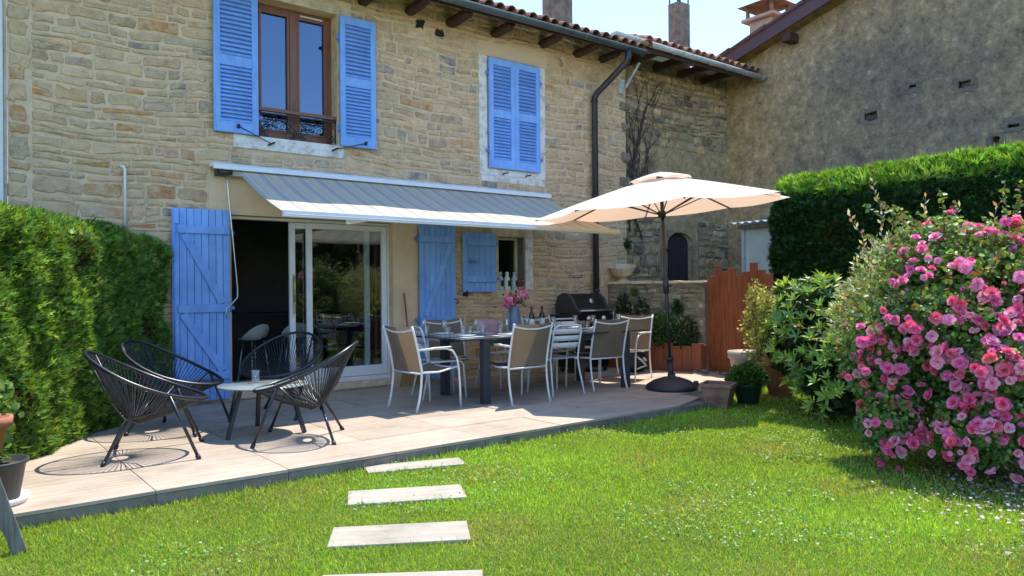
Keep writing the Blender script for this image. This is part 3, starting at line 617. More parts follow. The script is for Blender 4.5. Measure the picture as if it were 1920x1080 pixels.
def roof_tiles(x0, x1, ey, ez, pitch, parent, rows=2, step=.205):
    x = x0; rest = MB()
    while x < x1:
        for r in range(rows):
            o = link('roof_tile', ct, MT['tile'], parent); o.location = (x+rng.uniform(-.012, .012), ey-.05+r*.36*math.cos(math.atan(pitch))+rng.uniform(-.02, .02), ez+.01+r*.36*math.sin(math.atan(pitch))+.012)
            o.rotation_euler = (math.atan(pitch)-.02, rng.uniform(-.03, .03), rng.uniform(-.03, .03))
        x += step
    pts = []      # upper courses
    n = int((x1-x0)/step*6)
    def fn(u, v): xx = x0+u*(x1-x0); return (xx, ey+.6+v*4.2, ez+pitch*(.6+v*4.2)+.055*abs(math.cos((xx-x0)/step*PI))+.02)
    rest.grid(fn, n, 3); rest.build('upper_tile_courses', MT['tile'], parent)
roof_tiles(1.0, 9.15, EY, EZ, RP, roof)
for k in range(12):        # verge tiles along the right edge of the roof
    yy = -.60+k*.33; o = link('roof_tile', ct, MT['tile'], roof); o.location = (9.20+rng.uniform(-.015, .015), yy, rz_(yy)+.10+rng.uniform(-.01, .012)); o.rotation_euler = (math.atan(RP)-.03, 0, rng.uniform(-.05, .05)); o.scale = (1.35, 1, 1.25)
vb = MB(); vb.add([(9.22, -.3, rz_(-.3)-.06), (9.22, 3.3, rz_(3.3)-.10), (9.22, 3.3, rz_(3.3)+.12), (9.22, -.3, rz_(-.3)+.12), (9.26, -.3, rz_(-.3)-.06), (9.26, 3.3, rz_(3.3)-.10), (9.26, 3.3, rz_(3.3)+.12), (9.26, -.3, rz_(-.3)+.12)], [(0, 3, 2, 1), (4, 5, 6, 7), (0, 4, 7, 3), (3, 7, 6, 2)]); vb.build('verge_mortar', MT['chimney'], roof)
fb = MB(); fb.box(.0, -.59, EZ-.10, 9.1, -.565, EZ-.032); fb.build('fascia_board', MT['darkwood'], roof)
sf = MB(); sf.add([(.3, -.565, EZ-.034), (9.15, -.565, EZ-.034), (9.15, -.005, rz_(0)-.034), (.3, -.005, rz_(0)-.034)], [(0, 3, 2, 1)]); sf.build('soffit_boards', MT['darkwood'], roof)
for x in (.9, 1.8, 2.7, 3.55, 4.35, 5.05, 5.72, 6.50, 7.42, 8.14, 8.70):          # projecting eave beams
    b = MB(); zz = 5.12+rng.uniform(-.03, .02); l = -.42-rng.uniform(0, .1); r = rng.uniform(.055, .072)
    b.sweep([(x, .0, zz), (x, l+.06, zz+.015), (x, l, zz+.04)], [(r*1.5*math.cos(a)*(1 if abs(math.cos(a)) < .8 else .92), r*math.sin(a)) for a in [2*PI*k/8+.2 for k in range(8)]], smooth=False, scales=[1, .97, .72]); b.build('eave_beam', MT['darkwood'], roof)
for x, z in ((5.13, 4.93), (5.45, 4.86)): b = MB(); b.col = (.03, .025, .02); stone_geo(b, (x, x+.16, z, z+.14), -.006, .012, .4, lambda x, z: 0); b.build('painted_socket', MT['barnstone'], wall, 0, True)  # shade of open sockets painted as near-black stone faces
gt = MB(); prof = [(.068*math.cos(a), .068*math.sin(a)) for a in [PI+PI*k/8 for k in range(9)]]+[(.064*math.cos(a), .064*math.sin(a)) for a in [2*PI-PI*k/8 for k in range(9)]]
gt.sweep([(.2, -.665, EZ-.02), (9.03, -.665, EZ-.035)], prof, up=(0, 0, 1)); pass
ge = MB(); ge.add([(9.031, -.665+.068*math.cos(PI+PI*k/8), EZ-.035+.068*math.sin(PI+PI*k/8)) for k in range(9)], [tuple(range(9))])
gutter = gt.build('gutter', MT['zinc'], house); ge.build('gutter_end', MT['zinc'], gutter)
for x in np.arange(.9, 8.9, .62):
    b = MB(); b.sweep([(x-.012, -.665, EZ-.028), (x+.012, -.665, EZ-.028)], [(.073*math.cos(a), .073*math.sin(a)) for a in [PI+PI*k/8 for k in range(9)]]+[(.069*math.cos(a), .069*math.sin(a)) for a in [2*PI-PI*k/8 for k in range(9)]], up=(0, 0, 1)); b.build('gutter_bracket', MT['zinc'], gutter)
dp = MB(); dp.tube([(8.66, -.665, EZ-.08), (8.66, -.665, 4.98), (8.655, -.64, 4.93), (8.455, -.16, 4.50), (8.45, -.10, 4.44), (8.45, -.10, -.1)], .052, 12)
dp = dp.build('downpipe', MT['pipe'], house)
for z in (4.36, 2.8, 1.25): MB().tube([(8.45, -.10, z), (8.45, -.10, z+.035)], .060, 12).build('pipe_collar', MT['pipe'], dp)
b = MB(); b.box(-.02, -.012, 0, .02, .012, .46, T=Matrix.Translation((9.18, -.10, 4.72)) @ Matrix.Rotation(.5, 4, 'X') @ Matrix.Rotation(.25, 4, 'Y')); b.box(9.08, -.06, 4.62, 9.19, -.012, 4.86); b.build('gutter_strut', MT['whitepvc'], house)
ch = MB(); ch.box(8.60, 1.10, rz_(1.05)-.1, 9.07, 1.42, 7.7); ch.build('chimney', MT['chimney'], roof, .02)
vp = MB(); vp.tube([(1.50, -.05, 2.0), (1.50, -.05, 2.62), (1.49, -.05, 2.65), (1.46, -.03, 2.66)], .014, 8); vp = vp.build('vent_pipe', MT['white'], house)
cb = MB(); cb.tube([(7.6, -.012, 3.8), (7.62, -.012, 3.2)], .006, 4)
# ================================================================== NEIGHBOUR STRIP, BARN, GABLE HOUSE
nb = MB(); nb.box(-6, -.05, -.3, .415, .3, 6.2); nb.box(.415, -.008, -.3, .449, .1, 5.6, 1); nb = nb.build('neighbour_house', [MT['whiterender'], MT['mortar']], None, .01); tag(nb, 'white rendered neighbouring wall at the left picture edge', 'building')
BY = .40; XG = 12.65
barn = thing('stone_barn', 'old rubble stone barn set back beside the house, dead ivy on its wall', 'barn')
DR = (10.76, 11.50, -.3, 2.12)
bw = MB(); bw = holed(9.0, XG+.3, -.3, 5.55, [(DR[0], DR[1], -.3, 2.38)], BY, .3).build('wall', MT['barnrender'], barn)
# arch spandrels over the door opening
sp_ = MB(); n = 12; cxd = (DR[0]+DR[1])/2; rw = (DR[1]-DR[0])/2
for s in (-1, 1):
    pts = [(cxd+s*rw, 2.38), (cxd+s*rw, 2.12)] + [(cxd+s*rw*math.cos(PI/2*k/n), 2.12+.24*math.sin(PI/2*k/n)) for k in range(1, n+1)] + [(cxd, 2.38)]
    sp_.prism(pts if s < 0 else pts, 0, .2, T=Matrix.Translation((0, BY+.2, 0)) @ Matrix.Rotation(PI/2, 4, 'X'))
sp_.build('door_arch', MT['dressed'], bw)
arch = [(cxd-rw-.16, 1.0), (cxd-rw-.16, 2.12)] + [(cxd-(rw+.16)*math.cos(PI*k/16), 2.12+.42*math.sin(PI*k/16)) for k in range(1, 16)] + [(cxd+rw+.16, 2.12), (cxd+rw+.16, 1.0)]
inn = [(cxd+rw, 1.0), (cxd+rw, 2.12)] + [(cxd+rw*math.cos(PI*k/16), 2.12+.24*math.sin(PI*k/16)) for k in range(1, 16)] + [(cxd-rw, 2.12), (cxd-rw, 1.0)]
sr = MB(); k = len(arch); vs = [(x, BY-.02, z) for x, z in arch]+[(x, BY-.02, z) for x, z in inn[::-1]]; sr.add(vs, [(i, i+1, k+i+1, k+i) for i in range(k-1)]); sr.build('door_surround', MT['barnrender'], bw)
bd = MB(); bd.box(DR[0], BY+.12, -.3, DR[1], BY+.14, 2.38); bdo = bd.build('barn_door', MT['core'], barn); tag(bdo, 'dark arched plank door in the barn wall')
for k in range(5): MB().box(DR[0]+k*.148+.003, BY+.10, -.3, DR[0]+(k+1)*.148-.003, BY+.12, 2.37).build('plank', mat('door_plank', (.040, .028, .030), .7, .3, 5, .4, 25, stretch=(8, 8, .5)), bdo, .004)
MB().box(DR[0]-.05, BY-.04, 2.0, DR[0]+.12, BY+.1, 2.03).build('hinge', MT['iron'], bdo)
BSC = [((.52, .375, .215), 30), ((.45, .335, .20), 26), ((.58, .43, .265), 16), ((.31, .245, .175), 14), ((.22, .18, .14), 8)]
def bwave(x, z): return -.10*(x-9.3)*max(0, (z-4.2))*.25+.03*math.sin(x*1.7+z)+.012*math.sin(x*5+z*2)
HB = [(10.35, 12.9, 2.62, 3.95), (9.95, 10.5, 2.62, 3.55), (DR[0]-.2, DR[1]+.2, -1, 2.58), (11.9, 12.9, 3.7, 4.12)]
br = layout(9.29, 12.62, .6, 5.42, HB, [.09, .11, .13, .16, .19], [.14, .19, .25, .32], .12, (.012, .03))
jb = MB()
for (a, c, d, e) in ((9.28, XG-.01, 4.02, 5.5), (9.28, 10.05, 2.6, 4.02), (9.28, DR[0]-.17, -.2, 2.6), (DR[1]+.17, XG-.01, -.2, 2.58)): jb.box(a, BY-.004, d, c, BY+.01, e)
jb.build('joint_bed', MT['bed'], bw)
stone_wall(br, BY, .035, BSC, MT['barnstone'], bw, jit=.17, wav=bwave)
for z in (4.42, 4.06, 3.55, 3.12, 2.62): 
    b = MB(); b.col = (.24, .20, .15); q_ = rng.uniform(-.05, .03); hq = rng.uniform(.05, .085); stone_geo(b, (9.15+q_, 9.32+rng.uniform(0, .06), z-hq, z+hq), -.01, .045, .35, lambda x, z: 0); o = b.build('tooth_stone', MT['barnstone'], wall, 0, True)
# dead ivy
iv = MB()
def stem(p, d, l, r, lev):
    pts = [p]; q = Vector(p); ang = d
    n = int(l/.10)
    for k in range(n):
        ang += rng.gauss(0, .16); ang += (PI/2-ang)*.05; q = q+Vector((math.cos(ang)*.10, 0, math.sin(ang)*.10)); 
        if q.z > 5.2 or q.x < 9.3 or q.x > 10.75: break
        pts.append((q.x, BY-.05+rng.uniform(-.012, .012), q.z))
        if lev < 3 and rng.random() < .24: stem((q.x, BY-.05, q.z), ang+rng.choice((-1, 1))*rng.uniform(.25, .8), l*rng.uniform(.25, .5), r*.6, lev+1)
    if len(pts) > 2: iv.tube(pts, [r*(1-.7*i/len(pts)) for i in range(len(pts))], 5)
for k in range(15): stem((9.38+k*.045+rng.uniform(-.05, .05), BY-.05, 2.3+rng.uniform(-.4, 1.0)), PI/2+rng.gauss(.0, .15)-.05*(k-7)/7, rng.uniform(1.6, 3.2), rng.uniform(.010, .018), 0)
o = iv.build('dead_ivy', MT['ivy'], barn); tag(o, kind='stuff')
# barn roof with white gutter and chimney
BEY, BEZ = -.42, 5.44
brf = MB(); brf.add([(9.29, BEY, BEZ), (XG-.002, BEY, BEZ), (XG-.002, 4.5, BEZ+RP*(4.5-BEY)), (9.29, 4.5, BEZ+RP*(4.5-BEY)), (9.29, BEY, BEZ-.03), (XG-.002, BEY, BEZ-.03), (XG-.002, 4.5, BEZ+RP*(4.5-BEY)-.03), (9.29, 4.5, BEZ+RP*(4.5-BEY)-.03)], [(0, 1, 2, 3), (7, 6, 5, 4), (0, 4, 5, 1), (0, 3, 7, 4)])
brf = brf.build('roof', MT['darkwood'], barn)
roof_tiles(9.38, XG-.08, BEY, BEZ, RP, brf)
MB().box(9.2, BEY-.01, BEZ-.16, 12.3, BEY+.03, BEZ-.04).build('eave_board', MT['darkwood'], brf)
bs_ = MB(); bs_.add([(9.29, BEY+.03, BEZ-.05), (XG-.002, BEY+.03, BEZ-.05), (XG-.002, BY, BEZ+RP*(BY-BEY)-.05), (9.29, BY, BEZ+RP*(BY-BEY)-.05)], [(0, 3, 2, 1)]); bs_.build('soffit_boards', MT['darkwood'], brf)
for x in (9.7, 10.4, 11.1, 11.8): MB().box(x, -.40, 5.32, x+.1, BY, 5.44).build('rafter', MT['darkwood'], brf)
wg = MB(); wg.sweep([(8.52, -.49, 5.425), (XG-.01, -.49, 5.375)], prof, up=(0, 0, 1)); we = MB(); we.add([(8.519, -.49+.068*math.cos(PI+PI*k/8), 5.425+.068*math.sin(PI+PI*k/8)) for k in range(9)], [tuple(range(9))[::-1]])
wg = wg.build('gutter', MT['whitepvc'], brf); we.build('gutter_end', MT['whitepvc'], wg); tag(wg, 'white half-round gutter of the barn')
for x in np.arange(9.0, 12.6, .5):
    b = MB(); b.sweep([(x-.014, -.49, 5.42-.012*(x-8.5)), (x+.014, -.49, 5.42-.012*(x-8.5))], [(.074*math.cos(a), .074*math.sin(a)) for a in [PI+PI*k/8 for k in range(9)]]+[(.069*math.cos(a), .069*math.sin(a)) for a in [2*PI-PI*k/8 for k in range(9)]], up=(0, 0, 1)); b.build('gutter_bracket', MT['whitepvc'], wg)
c2 = MB(); c2.box(12.36, 1.40, 5.8, 12.74, 1.70, 7.42); c2 = c2.build('chimney', MT['chimney'], brf, .02); tag(c2, 'tall brown chimney with a metal rain cap')
cp = MB(); 
for x in (12.39, 12.71):
    for yy in (1.43, 1.67): cp.box(x-.012, yy-.012, 7.40, x+.012, yy+.012, 7.66)
cp.add([(12.25, 1.28, 7.66), (12.85, 1.28, 7.66), (12.85, 1.83, 7.66), (12.25, 1.83, 7.66), (12.55, 1.55, 7.86), (12.55, 1.55, 7.69)], [(0, 1, 4), (1, 2, 4), (2, 3, 4), (3, 0, 4), (1, 0, 5), (2, 1, 5), (3, 2, 5), (0, 3, 5)])
cp.box(12.52, 1.52, 7.40, 12.58, 1.58, 7.70); cp.build('rain_cap', MT['fascia'], c2)
# gable house on the right: wall in the plane x = XG facing -x
gab = thing('roughcast_house', 'tall gabled building with weathered grey roughcast wall above the right hedge', 'building')
def G(p): return Matrix(((0, -1, 0, XG), (1, 0, 0, 0), (0, 0, 1, 0), (0, 0, 0, 1)))
gw = MB(); holes = [(2.42, 2.69, 4.14, 4.32), (3.17, 3.33, 4.53, 4.63), (3.92, 4.15, 4.38, 4.52), (4.60, 4.80, 3.64, 3.73), (4.40, 4.53, 3.42, 3.55)]
xs = sorted({-.42, 13., *[h[0] for h in holes], *[h[1] for h in holes]}); 
gwb = holed(-.42, 13., -.3, 5.62, holes, 0, .22)      # local x = -world y
gtop = [(-.42, 5.62), (6.2, 5.62), (13., 5.62), (13., 5.5+.2), (6.2, 5.62+.275*6.7), (-.42, 5.66)]
gwb.add([(x, 0, z) for x, z in gtop], [tuple(range(len(gtop)))])
for h in holes: gwb.add([(h[0], .2, h[2]), (h[1], .2, h[2]), (h[1], .2, h[3]), (h[0], .2, h[3])], [(0, 1, 2, 3)])
TG = Matrix(((0, 1, 0, XG), (-1, 0, 0, 0), (0, 0, 1, 0), (0, 0, 0, 1)))
gm = gwb.mesh('wall'); gm.transform(TG); gwo = link('wall', gm, MT['roughcast'], gab)
for h in holes[:3]:
    b = MB(); b.col = (.12, .11, .10); stone_geo(b, (h[0]+.01, h[1]-.01, h[2]+.01, h[3]-.03), .12, .08, .15, lambda x, z: 0); mm = b.mesh('socket_stone', True); mm.transform(TG); link('socket_stone', mm, MT['barnstone'], gwo)
for h in holes:
    for q in ((h[0]-.06, h[1]+.05, h[3]-.025, h[3]+.07), (h[0]-.03, h[1]+.06, h[2]-.07, h[2]+.02), (h[0]-.09, h[0]+.025, h[2]-.01, h[3]+.01), (h[1]-.025, h[1]+.08, h[2]-.01, h[3]+.01)):
        b = MB(); k_ = rng.uniform(.8, 1.2); b.col = (.21*k_, .17*k_, .125*k_); stone_geo(b, q, .0, .012, .38, lambda x, z: 0); mm = b.mesh('edge_stone', True); mm.transform(TG); link('edge_stone', mm, MT['barnstone'], gwo)
def rk(y): return 5.73-.283*(y-.03)
fx = 12.30
gr = MB(); YA, YB = 1.2, -6.3
gr.add([(fx, YA, rk(YA)), (fx, YB, rk(YB)), (fx, YB, rk(YB)+.24), (fx, YA, rk(YA)+.24), (fx+.04, YA, rk(YA)), (fx+.04, YB, rk(YB)), (fx+.04, YB, rk(YB)+.24), (fx+.04, YA, rk(YA)+.24)], [(0, 3, 2, 1), (4, 5, 6, 7), (0, 1, 5, 4), (3, 7, 6, 2)])
grf = gr.build('verge_board', MT['fascia'], gab)
g2 = MB(); g2.add([(fx-.03, YA+1, rk(YA+1)+.245), (fx-.03, YB, rk(YB)+.245), (26, YB, rk(YB)+.245), (26, YA+1, rk(YA+1)+.245), (fx-.03, YA+1, rk(YA+1)+.29), (fx-.03, YB, rk(YB)+.29), (26, YB, rk(YB)+.29), (26, YA+1, rk(YA+1)+.29)], [(0, 1, 2, 3), (4, 7, 6, 5), (0, 4, 5, 1)]); 
g2.add([(fx-.03, YB, rk(YB)+.245), (fx-.03, -13, 5.7), (26, -13, 5.7), (26, YB, rk(YB)+.245)], [(0, 1, 2, 3)]); g2.build('roof', MT['tile'], gab)
for k in range(9):
    b = MB(); y0 = .9-k*.82; b.add([(fx-.045, y0, rk(y0)+.25), (fx-.045, y0-.84, rk(y0-.84)+.25), (fx-.045, y0-.84, rk(y0-.84)+.315), (fx-.045, y0, rk(y0)+.285), (fx+.2, y0, rk(y0)+.25), (fx+.2, y0-.84, rk(y0-.84)+.25), (fx+.2, y0-.84, rk(y0-.84)+.315), (fx+.2, y0, rk(y0)+.285)], [(0, 3, 2, 1), (4, 5, 6, 7), (0, 1, 5, 4), (3, 7, 6, 2), (0, 4, 7, 3), (1, 2, 6, 5)]); b.build('verge_tile', MT['fascia'], gab)
pl = MB(); pl.box(12.34, -1.22, rk(-1.1)-.20, XG, -1.04, rk(-1.1)-.03); pl.build('purlin_end', MT['darkwood'], gab, .02)
c3 = MB(); c3.box(13.28, -.22, 5.7, 13.80, .30, 6.80); c3.box(13.16, -.34, 6.80, 13.92, .42, 6.87); c3 = c3.build('chimney', mat('pinkish_chimney_render', (.38, .29, .23), .9, .1, 6), gab, .015); tag(c3, 'short chimney with a cap raised on four posts')
cc = MB()
for x in (13.26, 13.82):
    for yy in (-.24, .32): cc.tube([(x, yy, 6.87), (x, yy, 7.12)], [.045, .035], 8)
cc.add([(13.10, -.40, 7.12), (13.98, -.40, 7.12), (13.98, .48, 7.12), (13.10, .48, 7.12), (13.54, .04, 7.30)], [(0, 1, 4), (1, 2, 4), (2, 3, 4), (3, 0, 4), (3, 2, 1, 0)]); cc.build('chimney_cap', MT['tile'], c3)
#@@OBJECTS
# ================================================================== AWNING
aw = thing('awning', 'extended retractable awning with grey and cream stripes over the patio table', 'awning')
b = MB(); prof_c = [(-.01, 2.80), (-.16, 2.775), (-.205, 2.745), (-.205, 2.70), (-.16, 2.70), (-.15, 2.735), (-.01, 2.74)]
x0, x1 = 2.385, 7.42; k = len(prof_c)
b.add([(x0, y, z) for y, z in prof_c]+[(x1, y, z) for y, z in prof_c], [tuple(range(k)), tuple(range(k, 2*k))[::-1]]+[(i, k+i, k+(i+1) % k, (i+1) % k) for i in range(k)])
b.build('cassette', MT['white'], aw, .004)
b = MB(); b.box(2.44, -.13, 2.64, 2.56, -.012, 2.72); b.tube([(2.46, -.14, 2.68), (2.60, -.14, 2.68)], .035, 10); b.build('gearbox', MT['bbqside'], aw)
b = MB(); b.tube([(2.6, -.10, 2.68), (7.3, -.10, 2.68)], .04, 10); b.build('roller', MT['whitepvc'], aw)
FY0, FZ0, FY1, FZ1 = -.12, 2.712, -1.66, 2.085; FX0, FX1 = 2.66, 7.34
b = MB(); b.grid(lambda u, v: (FX0+(FX1-FX0)*u, FY0+(FY1-FY0)*v, FZ0+(FZ1-FZ0)*v-.035*math.sin(PI*v)*(1+.25*math.sin(u*17))-.004*math.sin(u*60)*v), 60, 14); b.build('awning_cloth', MT['awning'], aw)
b = MB(); b.box(FX0-.02, -1.725, 2.035, FX1+.03, -1.665, 2.10); b.box(FX0-.018, -1.732, 2.055, FX1+.028, -1.726, 2.065); b.build('front_bar', MT['white'], aw, .008)
for xa, xe, xf in ((3.15, 4.55, 3.35), (6.85, 5.75, 6.65)):
    b = MB(); b.bar([(xa, -.14, 2.62), (xe, -.85, 2.28)], .05, .07, up=(0, 0, 1)); b.build('arm', MT['white'], aw, .006)
    b = MB(); b.bar([(xe, -.87, 2.26), (xf, -1.66, 2.02)], .045, .06, up=(0, 0, 1)); b.build('arm', MT['white'], aw, .006)
    b = MB(); b.tube([(xe, -.86, 2.22), (xe, -.86, 2.33)], .035, 10); b.build('elbow', MT['whitepvc'], aw)
b = MB(); b.tube([(2.54, -.15, 2.63), (2.555, -.15, 2.50), (2.665, -.12, 1.32), (2.66, -.13, 1.22), (2.56, -.16, 1.12), (2.52, -.17, 1.10), (2.52, -.18, .98)], .008, 6); b.build('crank_rod', MT['steel'], aw)
# ================================================================== LOW WALL, PLANTER, FENCE, SHED
WS, WE = Vector((8.80, -.02)), Vector((9.37, -1.57)); wd = (WE-WS).normalized(); wnrm = Vector((wd.y, -wd.x)); wl = (WE-WS).length
TW_ = Matrix(((wd.x, -wnrm.x, 0, WS.x), (wd.y, -wnrm.y, 0, WS.y), (0, 0, 1, 0), (0, 0, 0, 1)))
if wnrm.x > 0: wnrm = -wnrm; TW_ = Matrix(((wd.x, -wnrm.x, 0, WS.x), (wd.y, -wnrm.y, 0, WS.y), (0, 0, 1, 0), (0, 0, 0, 1)))
b = MB(); b.box(0, 0, -.3, wl, .35, 1.36); lw = b.build('garden_wall', mat('dark_old_mortar', (.22, .185, .13), .95, .4, 6, 1., 35)); lw.matrix_world = TW_
tag(lw, 'low mossy rubble wall between the house corner and the red plank fence', 'wall')
stone_wall(layout(.01, wl-.01, .0, 1.34, [], [.08, .11, .14, .18], [.14, .2, .28, .36], .15, (.014, .034)), 0, .02, [((.36, .30, .20), 30), ((.28, .24, .165), 30), ((.19, .165, .13), 20), ((.46, .39, .28), 12)], MT['barnstone'], lw, jit=.18, wav=lambda x, z: .012*math.sin(x*5+z*2))
for i in range(4):
    q = wl/4; MB().box(i*q+.004, -.04+rng.uniform(-.012, .012), 1.362, (i+1)*q-.004, .37, 1.405+rng.uniform(-.01, .008)).build('coping_stone', MT['dressed'], lw, .012)
bn = MB(); bn.lathe([(0, 0), (.12, 0), (.10, .03), (.07, .07), (.17, .14), (.23, .27), (.20, .275), (.13, .16), (0, .13)], (0, 0, 0), 16, smooth=False); bn = bn.build('stone_basin', MT['dressed']); bn.location = (9.02, -.15, 1.40); bn.rotation_euler = (.12, -.18, 0); tag(bn, 'weathered stone basin tilted on top of the low wall', 'basin')
def off(s, d, z=0): p = WS+wd*s+wnrm*d; return (p.x, p.y, z)
pt = thing('wooden_planter', 'red-brown plank planter box in front of the low wall', 'planter')
npk = 11
for i in range(npk):
    s0 = .02+i*(wl+.02)/npk; s1 = s0+(wl+.02)/npk-.004; h = rng.choice((.39, .42, .46, .44)); b = MB()
    p = [off(s0, .30), off(s1, .30), off(s1, .275), off(s0, .275)]; b.prism([(q[0], q[1]) for q in p], 0.002, h); b.build('plank', MT['redfence'], pt, .003)
for i in range(2):
    d0 = .03+i*.122; b = MB(); p = [off(wl+.03, d0), off(wl+.03, d0+.118), off(wl+.008, d0+.118), off(wl+.008, d0)]; b.prism([(q[0], q[1]) for q in p], .002, .40+.03*i); b.build('plank', MT['redfence'], pt, .003)
b = MB(); p = [off(.02, .05), off(wl, .05), off(wl, .27), off(.02, .27)]; b.prism([(q[0], q[1]) for q in p], .30, .35); b.build('soil', MT['soil'], pt)
fn = thing('plank_fence', 'red-brown fence of upright planks with uneven tops by the low wall', 'fence')
FS, FE = Vector((9.40, -1.60)), Vector((9.24, -2.86)); fd = (FE-FS); fl = fd.length; fd.normalize(); fnm = Vector((fd.y, -fd.x))
for i, h in enumerate((1.46, 1.63, 1.53, 1.58, 1.47, 1.52, 1.65, 1.54, 1.48)):
    s0 = i*fl/9+.002; s1 = (i+1)*fl/9-.002; b = MB(); dd = rng.uniform(-.003, .003)
    p = [FS+fd*s0+fnm*dd, FS+fd*s1+fnm*dd, FS+fd*s1-fnm*(.025-dd), FS+fd*s0-fnm*(.025-dd)]; b.prism([(q.x, q.y) for q in p], .01, h); b.build('plank', MT['redfence'], fn, .003)
for z in (.3, 1.15):
    b = MB(); p = [FS-fnm*.03, FE-fnm*.03, FE-fnm*.07, FS-fnm*.07]
    if p[0].x < 9.40: p = [FS+fnm*.03, FE+fnm*.03, FE+fnm*.07, FS+fnm*.07]
    b.prism([(q.x, q.y) for q in p], z, z+.09); b.build('rail', MT['redfence'], fn, .003)
sh = thing('garden_shed', 'pale green shed with corrugated roof behind the fence', 'shed')
b = MB(); b.box(10.90, -5.2, -.13, 12.5, -1.22, 2.34); b.build('wall', MT['shedwall'], sh); b = MB(); b.box(10.85, -1.25, -.13, 10.90, -1.19, 2.34); b.build('corner_post', MT['whitepvc'], sh, .004)
b = MB(); b.grid(lambda u, v: (10.60+1.9*v, -5.4+4.30*u, 2.375+.16*v+.016*math.sin(u*4.3/.075*2*PI*.5)), 460, 2); o = b.build('roof', MT['corrugated'], sh); md = o.modifiers.new('thick', 'SOLIDIFY'); md.thickness = .006
b = MB(); b.box(10.75, -5.2, 2.29, 10.80, -1.19, 2.355); b.build('roof_batten', MT['greywood'], sh)
cobs = [(9.20+rng.uniform(-.18, .0), -1.62-.09*i+rng.uniform(-.03, .03), rng.uniform(.035, .06)) for i in range(12)]
for i, (x, y, r) in enumerate(cobs):
    b = MB(); b.col = rng.choice([(.22, .21, .20), (.30, .29, .27), (.14, .14, .14)]); b.lathe([(0, 0), (r*.8, r*.1), (r, r*.35), (r*.7, r*.75), (0, r*.85)], (0, 0, 0), 7, smooth=False, sy=rng.uniform(.6, 1)); o = b.build('cobble', MT['barnstone'], None, 0, True); o.location = (x, y, .0); o.rotation_euler = (0, 0, rng.uniform(0, 6)); tag(o, 'small grey cobble in the row along the foot of the plank fence', 'stone', 'cobbles at the foot of the fence')
# ================================================================== PARASOL
um = thing('parasol', 'open beige octagonal parasol with black pole at the patio corner', 'parasol', (7.29, -2.68, 0))
rt = Vector((.797, -.604, 0)); fw = Vector((.604, .797, 0)); tip = Vector((-.155, .01, 0))
def UT(lat, dep, z, tilt=True):      # parasol frame: pole axis leaning, canopy tilted
    base = tip*(z/2.4)
    return base+rt*lat+fw*dep+Vector((0, 0, z+lat*.078+dep*.028))
b = MB(); b.tube([(0, 0, .05), tip*(1.0/2.4)+Vector((0, 0, 1.0)), tip+Vector((0, 0, 2.62))], .024, 14); b.build('pole', MT['chairblack'], um)
b = MB(); b.tube([(0, 0, .08), tip*(.38/2.4)+Vector((0, 0, .38))], .034, 14); b.tube([tip*(.36/2.4)+Vector((0, 0, .36)), tip*(.41/2.4)+Vector((0, 0, .41))], .044, 14); b.build('pole_sleeve', MT['plastic'], um)
b = MB(); p0 = tip*(1.22/2.4)+Vector((0, 0, 1.22)); p1 = tip*(1.42/2.4)+Vector((0, 0, 1.42)); b.tube([p0, p1], .037, 12); b.tube([p0+Vector((0, -.03, .1)), p0+Vector((0, -.09, .1))], .012, 8); b.build('crank_housing', MT['plastic'], um)
b = MB(); b.lathe([(0, .0), (.315, .0), (.33, .03), (.315, .06), (.23, .115), (.11, .155), (.05, .165), (.05, .20), (0, .20)], (0, 0, 0), 32); b.tube([(.30, -.12, .055), (.34, -.14, .055)], .04, 10); b.build('base', MT['plastic'], um)
RR = 1.60; ZR = 2.29; ZT = 2.70
def cz(t): return ZT-(ZT-ZR)*(t**1.12)
cor = [(math.cos(PI/4*k-.05), math.sin(PI/4*k-.05)) for k in range(8)]
for k in range(8):
    a, c = cor[k], cor[(k+1) % 8]; b = MB()
    def fn_(u, v, a=a, c=c):
        t = .13+.87*u; sag = .045*math.sin(PI*v)*t; lx, dy = (a[0]*(1-v)+c[0]*v), (a[1]*(1-v)+c[1]*v); k_ = 1-.035*math.sin(PI*v)*(u**4)
        return UT(lx*RR*t*k_, dy*RR*t*k_, cz(t)-sag*.7)
    b.grid(fn_, 10, 8); b.build('canopy_panel', MT['canopy'], um)
b = MB()
for k in range(8):
    a, c = cor[k], cor[(k+1) % 8]
    b.grid(lambda u, v, a=a, c=c: UT((a[0]*(1-v)+c[0]*v)*.40*u, (a[1]*(1-v)+c[1]*v)*.40*u, 2.748-.105*u**1.3+.024*math.sin(PI*v)*u), 5, 6)
b.build('vent_cap', MT['canopy'], um)
b = MB(); b.tube([UT(0, 0, 2.72), UT(0, 0, 2.765)], [.03, .012], 10); b.build('finial', MT['plastic'], um)
for k in range(8):
    c = cor[k]; b = MB(); b.bar([UT(c[0]*.04, c[1]*.04, ZT-.05), UT(c[0]*RR*.5, c[1]*RR*.5, cz(.5)-.018), UT(c[0]*RR*.995, c[1]*RR*.995, cz(.995)-.012)], .014, .018); rb = b.build('rib', MT['chairblack'], um)
    b = MB(); b.bar([UT(c[0]*.04, c[1]*.04, 2.22), UT(c[0]*RR*.5, c[1]*RR*.5, cz(.5)-.028)], .013, .013); b.build('strut', MT['chairblack'], rb)
b = MB(); b.tube([UT(0, 0, 2.18), UT(0, 0, 2.26)], .05, 12); b.tube([UT(0, 0, 2.62), UT(0, 0, 2.70)], .045, 12); b.build('runner', MT['plastic'], um)
